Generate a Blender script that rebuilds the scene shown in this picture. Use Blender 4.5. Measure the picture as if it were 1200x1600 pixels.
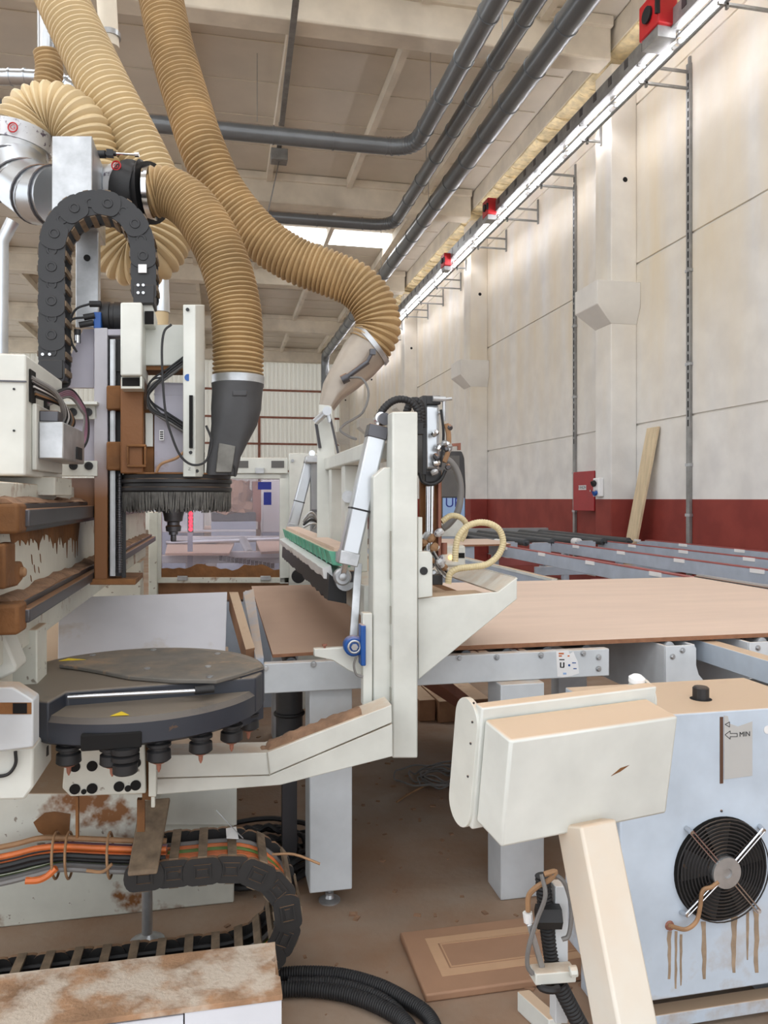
import bpy, bmesh, math, random
from mathutils import Vector, Matrix
random.seed(7)
scene = bpy.context.scene
for o in list(bpy.data.objects):
    bpy.data.objects.remove(o)
COL = scene.collection
pi = math.pi

# ------------------------------------------------------------------ camera
F, CX, HY, CH = 1200.0, 600.0, 779.0, 1.55
TH = math.atan(255.0 / 1200.0)
CT, ST = math.cos(TH), math.sin(TH)
cam = bpy.data.cameras.new('camera')
cam_o = bpy.data.objects.new('camera', cam)
COL.objects.link(cam_o)
cam_o.location = (0, 0, CH)
cam_o.rotation_euler = (pi / 2, 0, -TH)
cam.sensor_fit = 'AUTO'
cam.sensor_width = 36.0
cam.lens = F / 1600.0 * 36.0
cam.shift_y = -21.0 / 1600.0
cam.clip_start = 0.05
cam.clip_end = 200
scene.camera = cam_o

# ------------------------------------------------------------------ world, exposure
world = bpy.data.worlds.new('sky')
scene.world = world
world.use_nodes = True
bg = world.node_tree.nodes['Background']
bg.inputs[0].default_value = (0.93, 0.96, 1.0, 1)
bg.inputs[1].default_value = 2.6
SKYLIGHT = 8.5
TUBE = 34.0
scene.view_settings.view_transform = 'Standard'
scene.view_settings.look = 'None'
scene.view_settings.gamma = 1.0
scene.view_settings.use_curve_mapping = False
scene.view_settings.exposure = -0.32

# ------------------------------------------------------------------ pixel -> world
CAM = Vector((0, 0, CH))
def ray(px, py):
    u = (px - CX) / F
    v = (HY - py) / F
    return Vector((u * CT + ST, CT - u * ST, v))
def PZ(px, py, z):
    r = ray(px, py); return CAM + r * ((z - CH) / r.z)
def PY(px, py, Y):
    r = ray(px, py); return CAM + r * (Y / r.y)
def PX(px, py, X):
    r = ray(px, py); return CAM + r * (X / r.x)
def PC(px, py, d):
    return CAM + ray(px, py) * d
def YP(pts, Y):
    return [PY(a, b, Y) for a, b in pts]
def V(*a):
    return Vector(a)

# ------------------------------------------------------------------ materials
def s2l(c):
    out = []
    for k in c:
        k = k / 255.0
        out.append(k / 12.92 if k <= 0.04045 else ((k + 0.055) / 1.055) ** 2.4)
    return (*out, 1.0)

def M(name, col, rough=0.5, metal=0.0, var=0.07, scale=5.0, dust=0.0, dustcol=(198, 172, 145),
      patch=0.0, patchcol=(126, 82, 44), pscale=6.0, psoft=0.04, bump=0.0, bscale=60.0, emit=0.0, emitcol=None,
      zpatch=None, stretch=(1, 1, 1), alpha=None, trans=0.0, coat=0.0, spots=0.0):
    m = bpy.data.materials.new(name)
    m.use_nodes = True
    nt = m.node_tree; N = nt.nodes; L = nt.links
    b = N['Principled BSDF']
    b.inputs['Roughness'].default_value = rough
    b.inputs['Metallic'].default_value = metal
    if coat: b.inputs['Coat Weight'].default_value = coat
    geo = N.new('ShaderNodeNewGeometry')
    mp = N.new('ShaderNodeMapping'); mp.inputs['Scale'].default_value = stretch
    L.new(geo.outputs['Position'], mp.inputs['Vector'])
    def noise(sc, det=4.0, rgh=0.55):
        n = N.new('ShaderNodeTexNoise')
        n.inputs['Scale'].default_value = sc; n.inputs['Detail'].default_value = det
        n.inputs['Roughness'].default_value = rgh
        L.new(mp.outputs[0], n.inputs['Vector']); return n.outputs['Fac']
    def mr(src, a, c, lo=0.0, hi=1.0):
        r = N.new('ShaderNodeMapRange'); r.inputs[1].default_value = a; r.inputs[2].default_value = c
        r.inputs[3].default_value = lo; r.inputs[4].default_value = hi
        L.new(src, r.inputs[0]); return r.outputs[0]
    def mul(a, c, op='MULTIPLY'):
        x = N.new('ShaderNodeMath'); x.operation = op; x.use_clamp = True
        for i, k in enumerate((a, c)):
            if isinstance(k, (int, float)): x.inputs[i].default_value = k
            else: L.new(k, x.inputs[i])
        return x.outputs[0]
    def mix(fac, a, c):
        x = N.new('ShaderNodeMix'); x.data_type = 'RGBA'
        L.new(fac, x.inputs[0])
        for i, k in ((6, a), (7, c)):
            if isinstance(k, tuple): x.inputs[i].default_value = k
            else: L.new(k, x.inputs[i])
        return x.outputs[2]
    base = s2l(col)
    dk = tuple(min(1, x * (1 - 2.2 * var)) for x in base[:3]) + (1,)
    lt = tuple(min(1, x * (1 + var)) for x in base[:3]) + (1,)
    c = mix(mr(noise(scale), 0.3, 0.7), dk, lt)
    if spots:
        c = mix(mul(mr(noise(38.0, 2.0), 0.72 - 0.1 * spots, 0.76 - 0.1 * spots), 0.7), c, s2l((95, 72, 52)))
    if patch:
        f = mr(noise(pscale, 5.0, 0.6), 0.74 - psoft - 0.45 * patch, 0.74 + psoft - 0.45 * patch)
        if zpatch:
            sx = N.new('ShaderNodeSeparateXYZ'); L.new(geo.outputs['Position'], sx.inputs[0])
            f = mul(f, mr(sx.outputs[2], zpatch[0], zpatch[1], 1, 0))
        c = mix(f, c, s2l(patchcol))
    if dust:
        sx2 = N.new('ShaderNodeSeparateXYZ'); L.new(geo.outputs['Normal'], sx2.inputs[0])
        up = mr(sx2.outputs[2], 0.45, 0.9)
        f = mul(up, mr(noise(9.0, 6.0, 0.65), 0.55 - 0.45 * dust, 0.8 - 0.45 * dust, 0.25 * dust, 1.0))
        c = mix(mul(f, min(1, 0.55 + 0.45 * dust)), c, s2l(dustcol))
    L.new(c, b.inputs['Base Color'])
    if bump:
        bn = N.new('ShaderNodeBump'); bn.inputs['Strength'].default_value = bump; bn.inputs['Distance'].default_value = 0.01
        L.new(noise(bscale, 4.0), bn.inputs['Height']); L.new(bn.outputs[0], b.inputs['Normal'])
    if emit:
        b.inputs['Emission Color'].default_value = s2l(emitcol or col)
        b.inputs['Emission Strength'].default_value = emit
    if trans:
        b.inputs['Transmission Weight'].default_value = trans
    if alpha is not None:
        b.inputs['Alpha'].default_value = alpha
    return m

MT = {}
MT['cream'] = M('cream_paint', (214, 216, 209), 0.42, dust=0.45, spots=0.0)
MT['cream_worn'] = M('cream_paint_worn', (210, 211, 201), 0.5, dust=0.9, spots=0.35, patch=0.25, pscale=4.5)
MT['cream_dusty'] = M('cream_paint_under_dust', (214, 217, 212), 0.45, dust=1.0, spots=0.0)
MT['white_blue'] = M('bluish_white_paint', (206, 211, 215), 0.42, dust=0.5)
MT['white_blue_dusty'] = M('bluish_white_paint_dusty', (192, 205, 219), 0.45, dust=1.0, spots=0.0, patch=0.3, pscale=5.0, psoft=0.1, patchcol=(160, 140, 118), zpatch=(0.2, 0.4))
MT['lavender'] = M('lavender_grey_paint', (176, 173, 184), 0.5, patch=0.35, pscale=5.0, zpatch=(1.62, 1.75))
MT['galv'] = M('galvanised_steel', (186, 188, 190), 0.38, 0.75, var=0.12, scale=14)
MT['silver'] = M('bright_duct_steel', (200, 205, 210), 0.28, 0.9, var=0.06, scale=4)
MT['chrome'] = M('chrome', (205, 207, 210), 0.18, 1.0, var=0.03)
MT['alu'] = M('anodised_aluminium', (196, 200, 204), 0.3, 0.7, var=0.04)
MT['steel_dark'] = M('dark_linear_rail_steel', (92, 92, 96), 0.4, 0.7, dust=0.9, dustcol=(178, 134, 98))
MT['duct_grey'] = M('grey_painted_duct', (112, 115, 117), 0.3, 0.3, var=0.06, scale=2, dust=0.6)
MT['brown'] = M('brown_caked_dust', (128, 86, 48), 0.8, var=0.2, scale=7, bump=0.5, bscale=30)
MT['col_brown'] = M('grey_column_caked', (182, 180, 186), 0.5, patch=1.3, pscale=3.2, zpatch=(1.55, 1.75))
MT['carriage'] = M('carriage_caked', (190, 184, 178), 0.6, patch=0.78, pscale=3.6, bump=0.2, bscale=40)
MT['black'] = M('black_plastic', (38, 38, 40), 0.5, dust=0.35, dustcol=(120, 95, 72))
MT['black_dusty'] = M('black_plastic_dusty', (42, 41, 41), 0.6, dust=0.75, dustcol=(140, 108, 80), spots=0.2)
MT['chain_slat'] = M('dusty_chain_slat', (128, 110, 90), 0.8, var=0.2, scale=20)
MT['rubber'] = M('black_rubber', (30, 30, 32), 0.55, var=0.1)
MT['charcoal'] = M('charcoal_cast_plastic', (66, 66, 68), 0.55, var=0.12, scale=7)
MT['carousel'] = M('dark_blue_carousel_plastic', (47, 51, 60), 0.45, dust=0.9, dustcol=(122, 112, 100), spots=0.15)
MT['carousel_plate'] = M('dusty_carousel_plate', (104, 100, 94), 0.7, var=0.12, scale=8, patch=0.22, pscale=9, patchcol=(160, 128, 98), dust=0.3, dustcol=(138, 122, 104))
MT['hose'] = M('tan_corrugated_hose', (208, 186, 146), 0.5, var=0.08, scale=3)
MT['hose_brown'] = M('dusty_tan_hose', (178, 149, 106), 0.6, var=0.14, scale=4)
MT['beige_hose'] = M('translucent_beige_hose', (205, 190, 150), 0.4, var=0.05)
MT['mdf'] = M('mdf_face', (216, 192, 174), 0.62, var=0.03, scale=1.5, stretch=(1, 6, 1))
MT['mdf_edge'] = M('mdf_edge', (148, 104, 76), 0.8, var=0.1, scale=30)
MT['mdf_door'] = M('mdf_door_face', (158, 122, 96), 0.7, var=0.06, scale=4)
MT['mdf_light'] = M('mdf_routed_profile', (186, 150, 118), 0.7, var=0.04, scale=6)
MT['chip'] = M('chipboard_dusty', (178, 140, 108), 0.85, var=0.2, scale=9, patch=0.42, pscale=3.0, patchcol=(206, 192, 176), bump=0.4, bscale=90)
MT['melamine'] = M('white_melamine', (226, 230, 238), 0.35, var=0.02)
MT['wood'] = M('pale_plank_wood', (214, 194, 160), 0.7, var=0.08, scale=3, stretch=(6, 6, 0.6), spots=0.3)
MT['wood_dk'] = M('dusty_wood_block', (150, 110, 80), 0.8, var=0.15, scale=6, dust=0.8)
MT['red'] = M('red_enamel', (190, 32, 38), 0.4, var=0.05)
MT['darkred'] = M('dark_red_cabinet', (160, 30, 38), 0.4, var=0.04)
MT['rust'] = M('red_oxide_steel', (152, 100, 82), 0.6, var=0.1)
MT['frame_grey'] = M('grey_conveyor_steel', (166, 176, 190), 0.45, var=0.06, dust=0.5)
MT['redtop'] = M('red_wear_strip', (160, 84, 82), 0.5, var=0.06)
MT['roller_dk'] = M('dark_rubber_roller', (74, 78, 82), 0.45, 0.2, var=0.1)
MT['roller_lt'] = M('grey_roller', (176, 180, 184), 0.4, 0.4, var=0.06)
MT['white'] = M('white_plastic', (232, 232, 232), 0.4, var=0.02)
MT['blue'] = M('blue_cast_bearing', (28, 84, 160), 0.45, var=0.1, dust=0.5)
MT['blue_sticker'] = M('blue_sticker', (16, 34, 130), 0.5, var=0.02)
MT['green'] = M('green_guard_plastic', (112, 190, 160), 0.45, var=0.08, dust=0.8, dustcol=(200, 180, 155))
MT['yellow'] = M('yellow_warning', (230, 200, 40), 0.5, var=0.03)
MT['print'] = M('black_print', (28, 28, 30), 0.7, var=0.02)
MT['orange_c'] = M('orange_cable', (224, 120, 60), 0.5, var=0.15, scale=12)
MT['green_c'] = M('green_cable', (110, 150, 70), 0.5, var=0.15, scale=12)
MT['grey_c'] = M('grey_cable', (120, 118, 116), 0.5, var=0.1)
MT['violet_c'] = M('violet_cable', (130, 92, 108), 0.5, var=0.1)
MT['tan_c'] = M('dusty_tan_cable', (158, 122, 88), 0.7, var=0.15, scale=12)
MT['dark_hole'] = M('black_opening', (14, 13, 13), 0.9, var=0.02)
MT['screen_grey'] = M('grey_cabinet_glass', (92, 90, 88), 0.35, var=0.05)
MT['skyblue'] = M('pale_blue_panel', (150, 180, 220), 0.5, var=0.03)
MT['dirt'] = M('sawdust_heap', (150, 117, 92), 0.95, var=0.2, scale=14, bump=0.8, bscale=40)
MT['bristle'] = M('grey_brush_bristle', (104, 102, 98), 0.8, var=0.25, scale=30)
MT['tape'] = M('printed_foil_tape', (205, 206, 208), 0.35, 0.3, var=0.1, patch=0.3, pscale=45, patchcol=(90, 80, 96))
MT['led_red'] = M('red_led', (255, 30, 40), 0.4, emit=9.0, emitcol=(255, 25, 45))
MT['lamp_amber'] = M('amber_lamp', (255, 190, 110), 0.4, emit=4.0, emitcol=(255, 190, 110))
MT['beam'] = M('pale_concrete_beam', (222, 212, 194), 0.8, var=0.08, scale=1.6)
MT['roofsheet'] = M('roof_panel', (216, 207, 192), 0.75, var=0.05, scale=0.7)
MT['column'] = M('whitewashed_concrete_column', (224, 220, 212), 0.75, var=0.05, scale=1.5)
MT['corr'] = M('corrugated_sheet', (226, 226, 214), 0.6, var=0.05, scale=0.6)
def corr_mat():
    m = bpy.data.materials.new('translucent_corrugated_sheet'); m.use_nodes = True
    nt = m.node_tree; N = nt.nodes; L = nt.links; b = N['Principled BSDF']
    b.inputs['Base Color'].default_value = s2l((224, 222, 212)); b.inputs['Roughness'].default_value = 0.6
    t = N.new('ShaderNodeBsdfTranslucent'); t.inputs[0].default_value = s2l((216, 213, 204))
    x = N.new('ShaderNodeMixShader'); x.inputs[0].default_value = 0.2
    L.new(b.outputs[0], x.inputs[1]); L.new(t.outputs[0], x.inputs[2]); L.new(x.outputs[0], N['Material Output'].inputs[0]); return m
MT['corr'] = corr_mat()
MT['post_dust'] = M('post_paint_dust_film', (214, 217, 212), 0.5, patch=0.62, pscale=2.2, psoft=0.2, patchcol=(216, 202, 184), dust=0.6)
MT['tray'] = M('galvanised_tray', (150, 150, 148), 0.45, 0.5, var=0.12, scale=6)
MT['tube'] = M('fluorescent_tube', (255, 255, 255), 0.4, emit=TUBE, emitcol=(250, 248, 255))
MT['skylight'] = M('skylight_sheet', (240, 246, 255), 0.5, emit=SKYLIGHT, emitcol=(246, 250, 255))
MT['pale_sheet'] = M('pale_sheet_metal', (206, 206, 212), 0.4, var=0.05, scale=2.5, patch=0.12, pscale=4, psoft=0.1, patchcol=(176, 160, 140))
MT['mdf_shaded'] = M('mdf_face_shaded', (184, 154, 132), 0.65, var=0.04, scale=1.5)  # mdf colour darkened to stand in for shade under the gantry
MT['steel_grey'] = M('grey_profile_paint', (140, 142, 144), 0.5)
MT['dusty_galv'] = M('dusty_galvanised_cone', (172, 162, 150), 0.45, 0.35, var=0.1, scale=5)
MT['grime'] = M('dried_grime', (158, 138, 116), 0.8, var=0.15, scale=20)
MT['weld'] = M('weld_bead', (170, 168, 158), 0.6)
MT['dull_plate'] = M('dull_steel_patch', (118, 116, 110), 0.5, 0.3, var=0.15, scale=20)
MT['glass_tube'] = M('brown_sight_glass', (92, 66, 52), 0.3)
MT['foam'] = M('mineral_foam_seal', (232, 214, 172), 0.9, var=0.15, scale=6, bump=1.0, bscale=9)

def floor_mat():
    m = M('dusty_concrete_floor', (158, 142, 126), 0.75, var=0.12, scale=1.3, patch=0.6, pscale=1.7, psoft=0.16, patchcol=(140, 110, 86), bump=0.25, bscale=30)
    return m
MT['floor'] = floor_mat()

def wall_mat():
    m = bpy.data.materials.new('painted_wall_panel'); m.use_nodes = True
    nt = m.node_tree; N = nt.nodes; L = nt.links; b = N['Principled BSDF']; b.inputs['Roughness'].default_value = 0.7
    geo = N.new('ShaderNodeNewGeometry'); sx = N.new('ShaderNodeSeparateXYZ'); L.new(geo.outputs['Position'], sx.inputs[0])
    mp = N.new('ShaderNodeMapping'); mp.inputs['Scale'].default_value = (1, 1.4, 0.22); L.new(geo.outputs['Position'], mp.inputs[0])
    n = N.new('ShaderNodeTexNoise'); n.inputs['Scale'].default_value = 1.6; n.inputs['Detail'].default_value = 5; L.new(mp.outputs[0], n.inputs['Vector'])
    n2 = N.new('ShaderNodeTexNoise'); n2.inputs['Scale'].default_value = 2.2; n2.inputs['Detail'].default_value = 6; L.new(geo.outputs['Position'], n2.inputs['Vector'])
    def mix(f, a, c):
        x = N.new('ShaderNodeMix'); x.data_type = 'RGBA'
        if isinstance(f, float): x.inputs[0].default_value = f
        else: L.new(f, x.inputs[0])
        for i, k in ((6, a), (7, c)):
            if isinstance(k, tuple): x.inputs[i].default_value = k
            else: L.new(k, x.inputs[i])
        return x.outputs[2]
    def mr(src, a, c, lo=0.0, hi=1.0):
        r = N.new('ShaderNodeMapRange'); r.inputs[1].default_value = a; r.inputs[2].default_value = c
        r.inputs[3].default_value = lo; r.inputs[4].default_value = hi; L.new(src, r.inputs[0]); return r.outputs[0]
    mm = N.new('ShaderNodeMath'); mm.operation = 'MULTIPLY'; L.new(mr(n.outputs[0], 0.1, 0.8), mm.inputs[0]); L.new(mr(sx.outputs[2], 1.8, 5.0, 0.1, 0.95), mm.inputs[1])
    white = mix(mr(n2.outputs[0], 0.35, 0.65), s2l((214, 213, 211)), s2l((230, 229, 226)))
    white = mix(mm.outputs[0], white, s2l((222, 206, 176)))
    red = mix(mr(n2.outputs[0], 0.4, 0.62), s2l((128, 48, 40)), s2l((142, 58, 48)))
    red = mix(mr(n2.outputs[0], 0.70, 0.72), red, s2l((190, 150, 130)))
    c = mix(mr(sx.outputs[2], 1.538, 1.542), red, white)
    L.new(c, b.inputs['Base Color'])
    return m
MT['wall'] = wall_mat()

def glass_mat():
    m = bpy.data.materials.new('tinted_acrylic'); m.use_nodes = True
    nt = m.node_tree; N = nt.nodes; L = nt.links
    out = N['Material Output']; N.remove(N['Principled BSDF'])
    t = N.new('ShaderNodeBsdfTransparent'); t.inputs[0].default_value = (0.86, 0.83, 0.88, 1)
    g = N.new('ShaderNodeBsdfGlossy'); g.inputs['Roughness'].default_value = 0.05
    d = N.new('ShaderNodeBsdfDiffuse'); d.inputs[0].default_value = (0.75, 0.68, 0.72, 1)
    fr = N.new('ShaderNodeFresnel'); fr.inputs[0].default_value = 1.35
    a = N.new('ShaderNodeMixShader'); L.new(fr.outputs[0], a.inputs[0]); L.new(t.outputs[0], a.inputs[1]); L.new(g.outputs[0], a.inputs[2])
    c = N.new('ShaderNodeMixShader'); c.inputs[0].default_value = 0.1; L.new(a.outputs[0], c.inputs[1]); L.new(d.outputs[0], c.inputs[2])
    L.new(c.outputs[0], out.inputs[0]); return m
MT['acrylic'] = glass_mat()

# ------------------------------------------------------------------ mesh builder
class MB:
    def __init__(s):
        s.v = []; s.f = []
    def add(s, vs, fs):
        k = len(s.v); s.v += [Vector(p) for p in vs]; s.f += [tuple(i + k for i in f) for f in fs]; return s
    def box(s, x0, x1, y0, y1, z0, z1):
        vs = [(x, y, z) for x in (x0, x1) for y in (y0, y1) for z in (z0, z1)]
        return s.add(vs, [(0, 1, 3, 2), (4, 6, 7, 5), (0, 4, 5, 1), (2, 3, 7, 6), (0, 2, 6, 4), (1, 5, 7, 3)])
    def hexa(s, vs):
        return s.add(vs, [(0, 1, 2, 3), (7, 6, 5, 4), (0, 4, 5, 1), (1, 5, 6, 2), (2, 6, 7, 3), (3, 7, 4, 0)])
    def obox(s, c, ax, ay, az):
        c, ax, ay, az = map(Vector, (c, ax, ay, az))
        lo = [c - ax - ay - az, c + ax - ay - az, c + ax + ay - az, c - ax + ay - az]
        return s.hexa(lo + [p + az * 2 for p in lo])
    def bar(s, p0, p1, w, h, up=(0, 0, 1)):
        p0, p1 = Vector(p0), Vector(p1); d = (p1 - p0); L = d.length; d.normalize()
        up = Vector(up)
        if abs(d.dot(up)) > 0.98: up = Vector((0, 1, 0))
        a = d.cross(up).normalized(); b = a.cross(d).normalized()
        return s.obox((p0 + p1) / 2, d * L / 2, a * w / 2, b * h / 2)
    def prism(s, pts, ext):
        pts = [Vector(p) for p in pts]; ext = Vector(ext); n = len(pts)
        fs = [tuple(range(n)), tuple(range(2 * n - 1, n - 1, -1))]
        fs += [(i, (i + 1) % n, n + (i + 1) % n, n + i) for i in range(n)]
        return s.add(pts + [p + ext for p in pts], fs)
    def fp(s, px, Y, d):
        return s.prism(YP(px, Y), (0, d, 0))
    def rect(s, a, b, c, d, Y, dep):
        return s.fp([(a, b), (c, b), (c, d), (a, d)], Y, dep)
    def frames(s, pts):
        n = len(pts); T = []
        for i in range(n):
            a = pts[max(0, i - 1)]; b = pts[min(n - 1, i + 1)]
            t = (b - a)
            T.append(t.normalized() if t.length > 1e-9 else (T[-1] if T else Vector((0, 0, 1))))
        ref = Vector((0, 0, 1)) if abs(T[0].z) < 0.9 else Vector((0, 1, 0))
        u = T[0].cross(ref).normalized(); out = []
        for t in T:
            u = (u - t * u.dot(t))
            u = u.normalized() if u.length > 1e-6 else t.cross(Vector((0, 1, 0))).normalized()
            out.append((t, u, t.cross(u)))
        return out
    def tube(s, pts, r, n=10, caps=True):
        pts = [Vector(p) for p in pts]; R = r if isinstance(r, (list, tuple)) else [r] * len(pts)
        fr = s.frames(pts); vs = []; fs = []
        for (t, u, w), p, rr in zip(fr, pts, R):
            for k in range(n):
                a = 2 * pi * k / n; vs.append(p + (u * math.cos(a) + w * math.sin(a)) * rr)
        m = len(pts)
        for i in range(m - 1):
            for k in range(n):
                k2 = (k + 1) % n
                fs.append((i * n + k, i * n + k2, (i + 1) * n + k2, (i + 1) * n + k))
        if caps:
            fs.append(tuple(range(n - 1, -1, -1))); fs.append(tuple((m - 1) * n + k for k in range(n)))
        return s.add(vs, fs)
    def cyl(s, p0, p1, r0, r1=None, n=18, caps=True):
        return s.tube([p0, p1], [r0, r0 if r1 is None else r1], n, caps)
    def lathe(s, p, axis, prof, n=24):
        p = Vector(p); axis = Vector(axis).normalized()
        ref = Vector((0, 0, 1)) if abs(axis.z) < 0.9 else Vector((0, 1, 0))
        u = axis.cross(ref).normalized(); w = axis.cross(u); vs = []; fs = []
        for r, h in prof:
            for k in range(n):
                a = 2 * pi * k / n
                vs.append(p + axis * h + (u * math.cos(a) + w * math.sin(a)) * max(r, 1e-4))
        for i in range(len(prof) - 1):
            for k in range(n):
                k2 = (k + 1) % n; fs.append((i * n + k, i * n + k2, (i + 1) * n + k2, (i + 1) * n + k))
        m = len(prof)
        fs.append(tuple(range(n - 1, -1, -1))); fs.append(tuple((m - 1) * n + k for k in range(n)))
        return s.add(vs, fs)
    def torus(s, c, axis, R, r, n=36, k=8, a0=0, a1=2 * pi):
        c = Vector(c); axis = Vector(axis).normalized()
        ref = Vector((0, 0, 1)) if abs(axis.z) < 0.9 else Vector((0, 1, 0))
        u = axis.cross(ref).normalized(); w = axis.cross(u)
        pts = [c + (u * math.cos(a0 + (a1 - a0) * i / n) + w * math.sin(a0 + (a1 - a0) * i / n)) * R for i in range(n + 1)]
        return s.tube(pts, r, k)
    def loft(s, rings):
        n = len(rings[0]); vs = [p for r in rings for p in r]; fs = []
        for i in range(len(rings) - 1):
            for k in range(n):
                k2 = (k + 1) % n; fs.append((i * n + k, i * n + k2, (i + 1) * n + k2, (i + 1) * n + k))
        fs.append(tuple(range(n - 1, -1, -1))); fs.append(tuple((len(rings) - 1) * n + k for k in range(n)))
        return s.add(vs, fs)

def spline(pts, sub=8):
    pts = [Vector(p) for p in pts]; out = []
    P = [pts[0] * 2 - pts[1]] + pts + [pts[-1] * 2 - pts[-2]]
    for i in range(1, len(P) - 2):
        a, b, c, d = P[i - 1], P[i], P[i + 1], P[i + 2]
        for k in range(sub):
            t = k / sub
            out.append(0.5 * ((2 * b) + (c - a) * t + (2 * a - 5 * b + 4 * c - d) * t * t + (3 * b - a - 3 * c + d) * t ** 3))
    out.append(pts[-1]); return out

def resample(pts, step):
    out = [pts[0].copy()]; acc = 0.0
    for a, b in zip(pts, pts[1:]):
        seg = (b - a).length
        if seg < 1e-9: continue
        d = step - acc
        while d <= seg:
            out.append(a.lerp(b, d / seg)); d += step
        acc = seg - (d - step)
    return out

WL = {}
def wloc(o):
    return WL.get(o.name, Vector((0, 0, 0)))

def mesh_of(mb, name, off, smooth=32):
    me = bpy.data.meshes.new(name)
    me.from_pydata([tuple(p - off) for p in mb.v], [], mb.f)
    bm = bmesh.new(); bm.from_mesh(me)
    bmesh.ops.recalc_face_normals(bm, faces=bm.faces); bm.to_mesh(me); bm.free()
    if smooth:
        me.polygons.foreach_set('use_smooth', [True] * len(me.polygons))
        me.set_sharp_from_angle(angle=math.radians(smooth))
    me.update(); return me

def bev(o, w, seg=2):
    md = o.modifiers.new('bevel', 'BEVEL'); md.width = w; md.segments = seg
    md.limit_method = 'ANGLE'; md.angle_limit = math.radians(40); md.harden_normals = False
    return o

def build(mb, name, mat, parent=None, bevel=0.0, smooth=32, label=None):
    if parent is None:
        xs = [p.x for p in mb.v]; ys = [p.y for p in mb.v]; zs = [p.z for p in mb.v]
        off = Vector(((min(xs) + max(xs)) / 2, (min(ys) + max(ys)) / 2, min(zs)))
    else:
        off = wloc(parent)
    me = mesh_of(mb, name, off, smooth)
    o = bpy.data.objects.new(name, me); COL.objects.link(o)
    me.materials.append(MT[mat] if isinstance(mat, str) else mat)
    if parent is None: o.location = off
    else: o.parent = parent
    WL[o.name] = off
    if bevel: bev(o, bevel)
    if label: o['label'] = label
    return o

def inst(me, name, parent, mtx=None, loc=None):
    """another object on shared mesh data; mtx / loc are in world space"""
    o = bpy.data.objects.new(name, me); COL.objects.link(o)
    m = mtx.copy() if mtx is not None else Matrix.Translation(loc)
    if parent is not None:
        o.parent = parent; m = Matrix.Translation(-wloc(parent)) @ m
    o.matrix_local = m
    return o

def proto(mb, name, mat, smooth=32):
    me = mesh_of(mb, name, Vector((0, 0, 0)), smooth)
    me.materials.append(MT[mat]); return me

def empty(name, loc, label, cat, group=None):
    o = bpy.data.objects.new(name, None); COL.objects.link(o)
    o.empty_display_size = 0.1; o.location = loc; WL[o.name] = Vector(loc)
    return tag(o, label, cat, group)

def tag(o, label, cat, group=None):
    o['label'] = label; o['category'] = cat
    if group: o['group'] = group
    return o

def struct(o):
    o['kind'] = 'structure'; return o

def text(body, size, loc, rot, mat, parent, name='lettering'):
    cu = bpy.data.curves.new(name, 'FONT'); cu.body = body; cu.size = size; cu.align_x = 'CENTER'; cu.align_y = 'CENTER'; cu.extrude = 0.0004
    t = bpy.data.objects.new(name, cu); COL.objects.link(t)
    dg = bpy.context.evaluated_depsgraph_get()
    me = bpy.data.meshes.new_from_object(t.evaluated_get(dg)); bpy.data.objects.remove(t)
    me.materials.clear(); me.materials.append(MT[mat])
    o = bpy.data.objects.new(name, me); COL.objects.link(o); o.parent = parent
    o.matrix_local = Matrix.Translation(Vector(loc) - wloc(parent)) @ Matrix.Rotation(rot[2], 4, 'Z') @ Matrix.Rotation(rot[0], 4, 'X')
    return o

def hose_mesh(path, r, pitch, n=28, depth=0.13):
    pts = resample(spline(path, 14), pitch / 5.0)
    prof = [1.0, 1.0, 1.0 - 0.4 * depth, 1.0 - depth, 1.0 - 0.4 * depth]
    mb = MB(); mb.tube(pts, [r * prof[i % 5] for i in range(len(pts))], n); return mb

def hexbolt():
    mb = MB(); mb.lathe((0, 0, 0), (0, -1, 0), [(0.0125, 0), (0.0125, 0.002)], 16); mb.lathe((0, -0.002, 0), (0, -1, 0), [(0.0085, 0), (0.0085, 0.006), (0.007, 0.0075)], 6)
    return proto(mb, 'bolt', 'galv')
BOLT = hexbolt()
mbk = MB(); mbk.lathe((0, 0, 0), (0, -1, 0), [(0.014, 0), (0.014, 0.008), (0.008, 0.0085), (0.008, 0.004)], 16)
BOLTK = proto(mbk, 'bolt', 'rubber')

# ================================================================== THE HALL
WX = 6.4
ROOF = 9.1
ENDY = 39.6
COLY = [4.35 + 6.9 * i for i in range(-1, 6)]          # column centres along the wall
fl = struct(build(MB().box(-14, WX + 0.4, -6, ENDY + 0.3, -0.15, 0), 'floor', 'floor'))
wr = struct(build(MB().box(WX + 0.03, WX + 0.25, -6, ENDY, 0, ROOF), 'wall_right', 'column'))
for i in range(len(COLY) - 1):
    y0, y1 = COLY[i], COLY[i + 1]
    for z0, z1 in ((0.0, 0.185), (0.215, 2.695), (2.725, 5.225), (5.255, 7.735), (7.765, 9.08)):
        build(MB().box(WX, WX + 0.06, y0 + 0.012, y1 - 0.012, z0, z1), 'wall_panel', 'wall', wr, 0.006)
for yc in COLY[1:]:
    mb = MB().box(WX - 0.44, WX, yc - 0.26, yc + 0.26, 0, 8.35)
    build(mb, 'column', 'wall', wr, 0.015)
    x0, x1 = WX - 0.44, WX - 0.002
    def rng(e, f, z): return [V(x0 - e, yc - 0.262 - f, z), V(x1, yc - 0.262 - f, z), V(x1, yc + 0.262 + f, z), V(x0 - e, yc + 0.262 + f, z)]
    mb = MB(); mb.loft([rng(0.002, 0.0, 4.28), rng(0.30, 0.12, 4.55), rng(0.30, 0.12, 4.92)])
    build(mb, 'corbel', 'column', wr, 0.012)
    # round cast-in socket hole on the column
    build(MB().cyl((WX - 0.2, yc - 0.264, 6.55), (WX - 0.2, yc - 0.25, 6.55), 0.04, n=14), 'socket_hole', 'dark_hole', wr)
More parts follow.
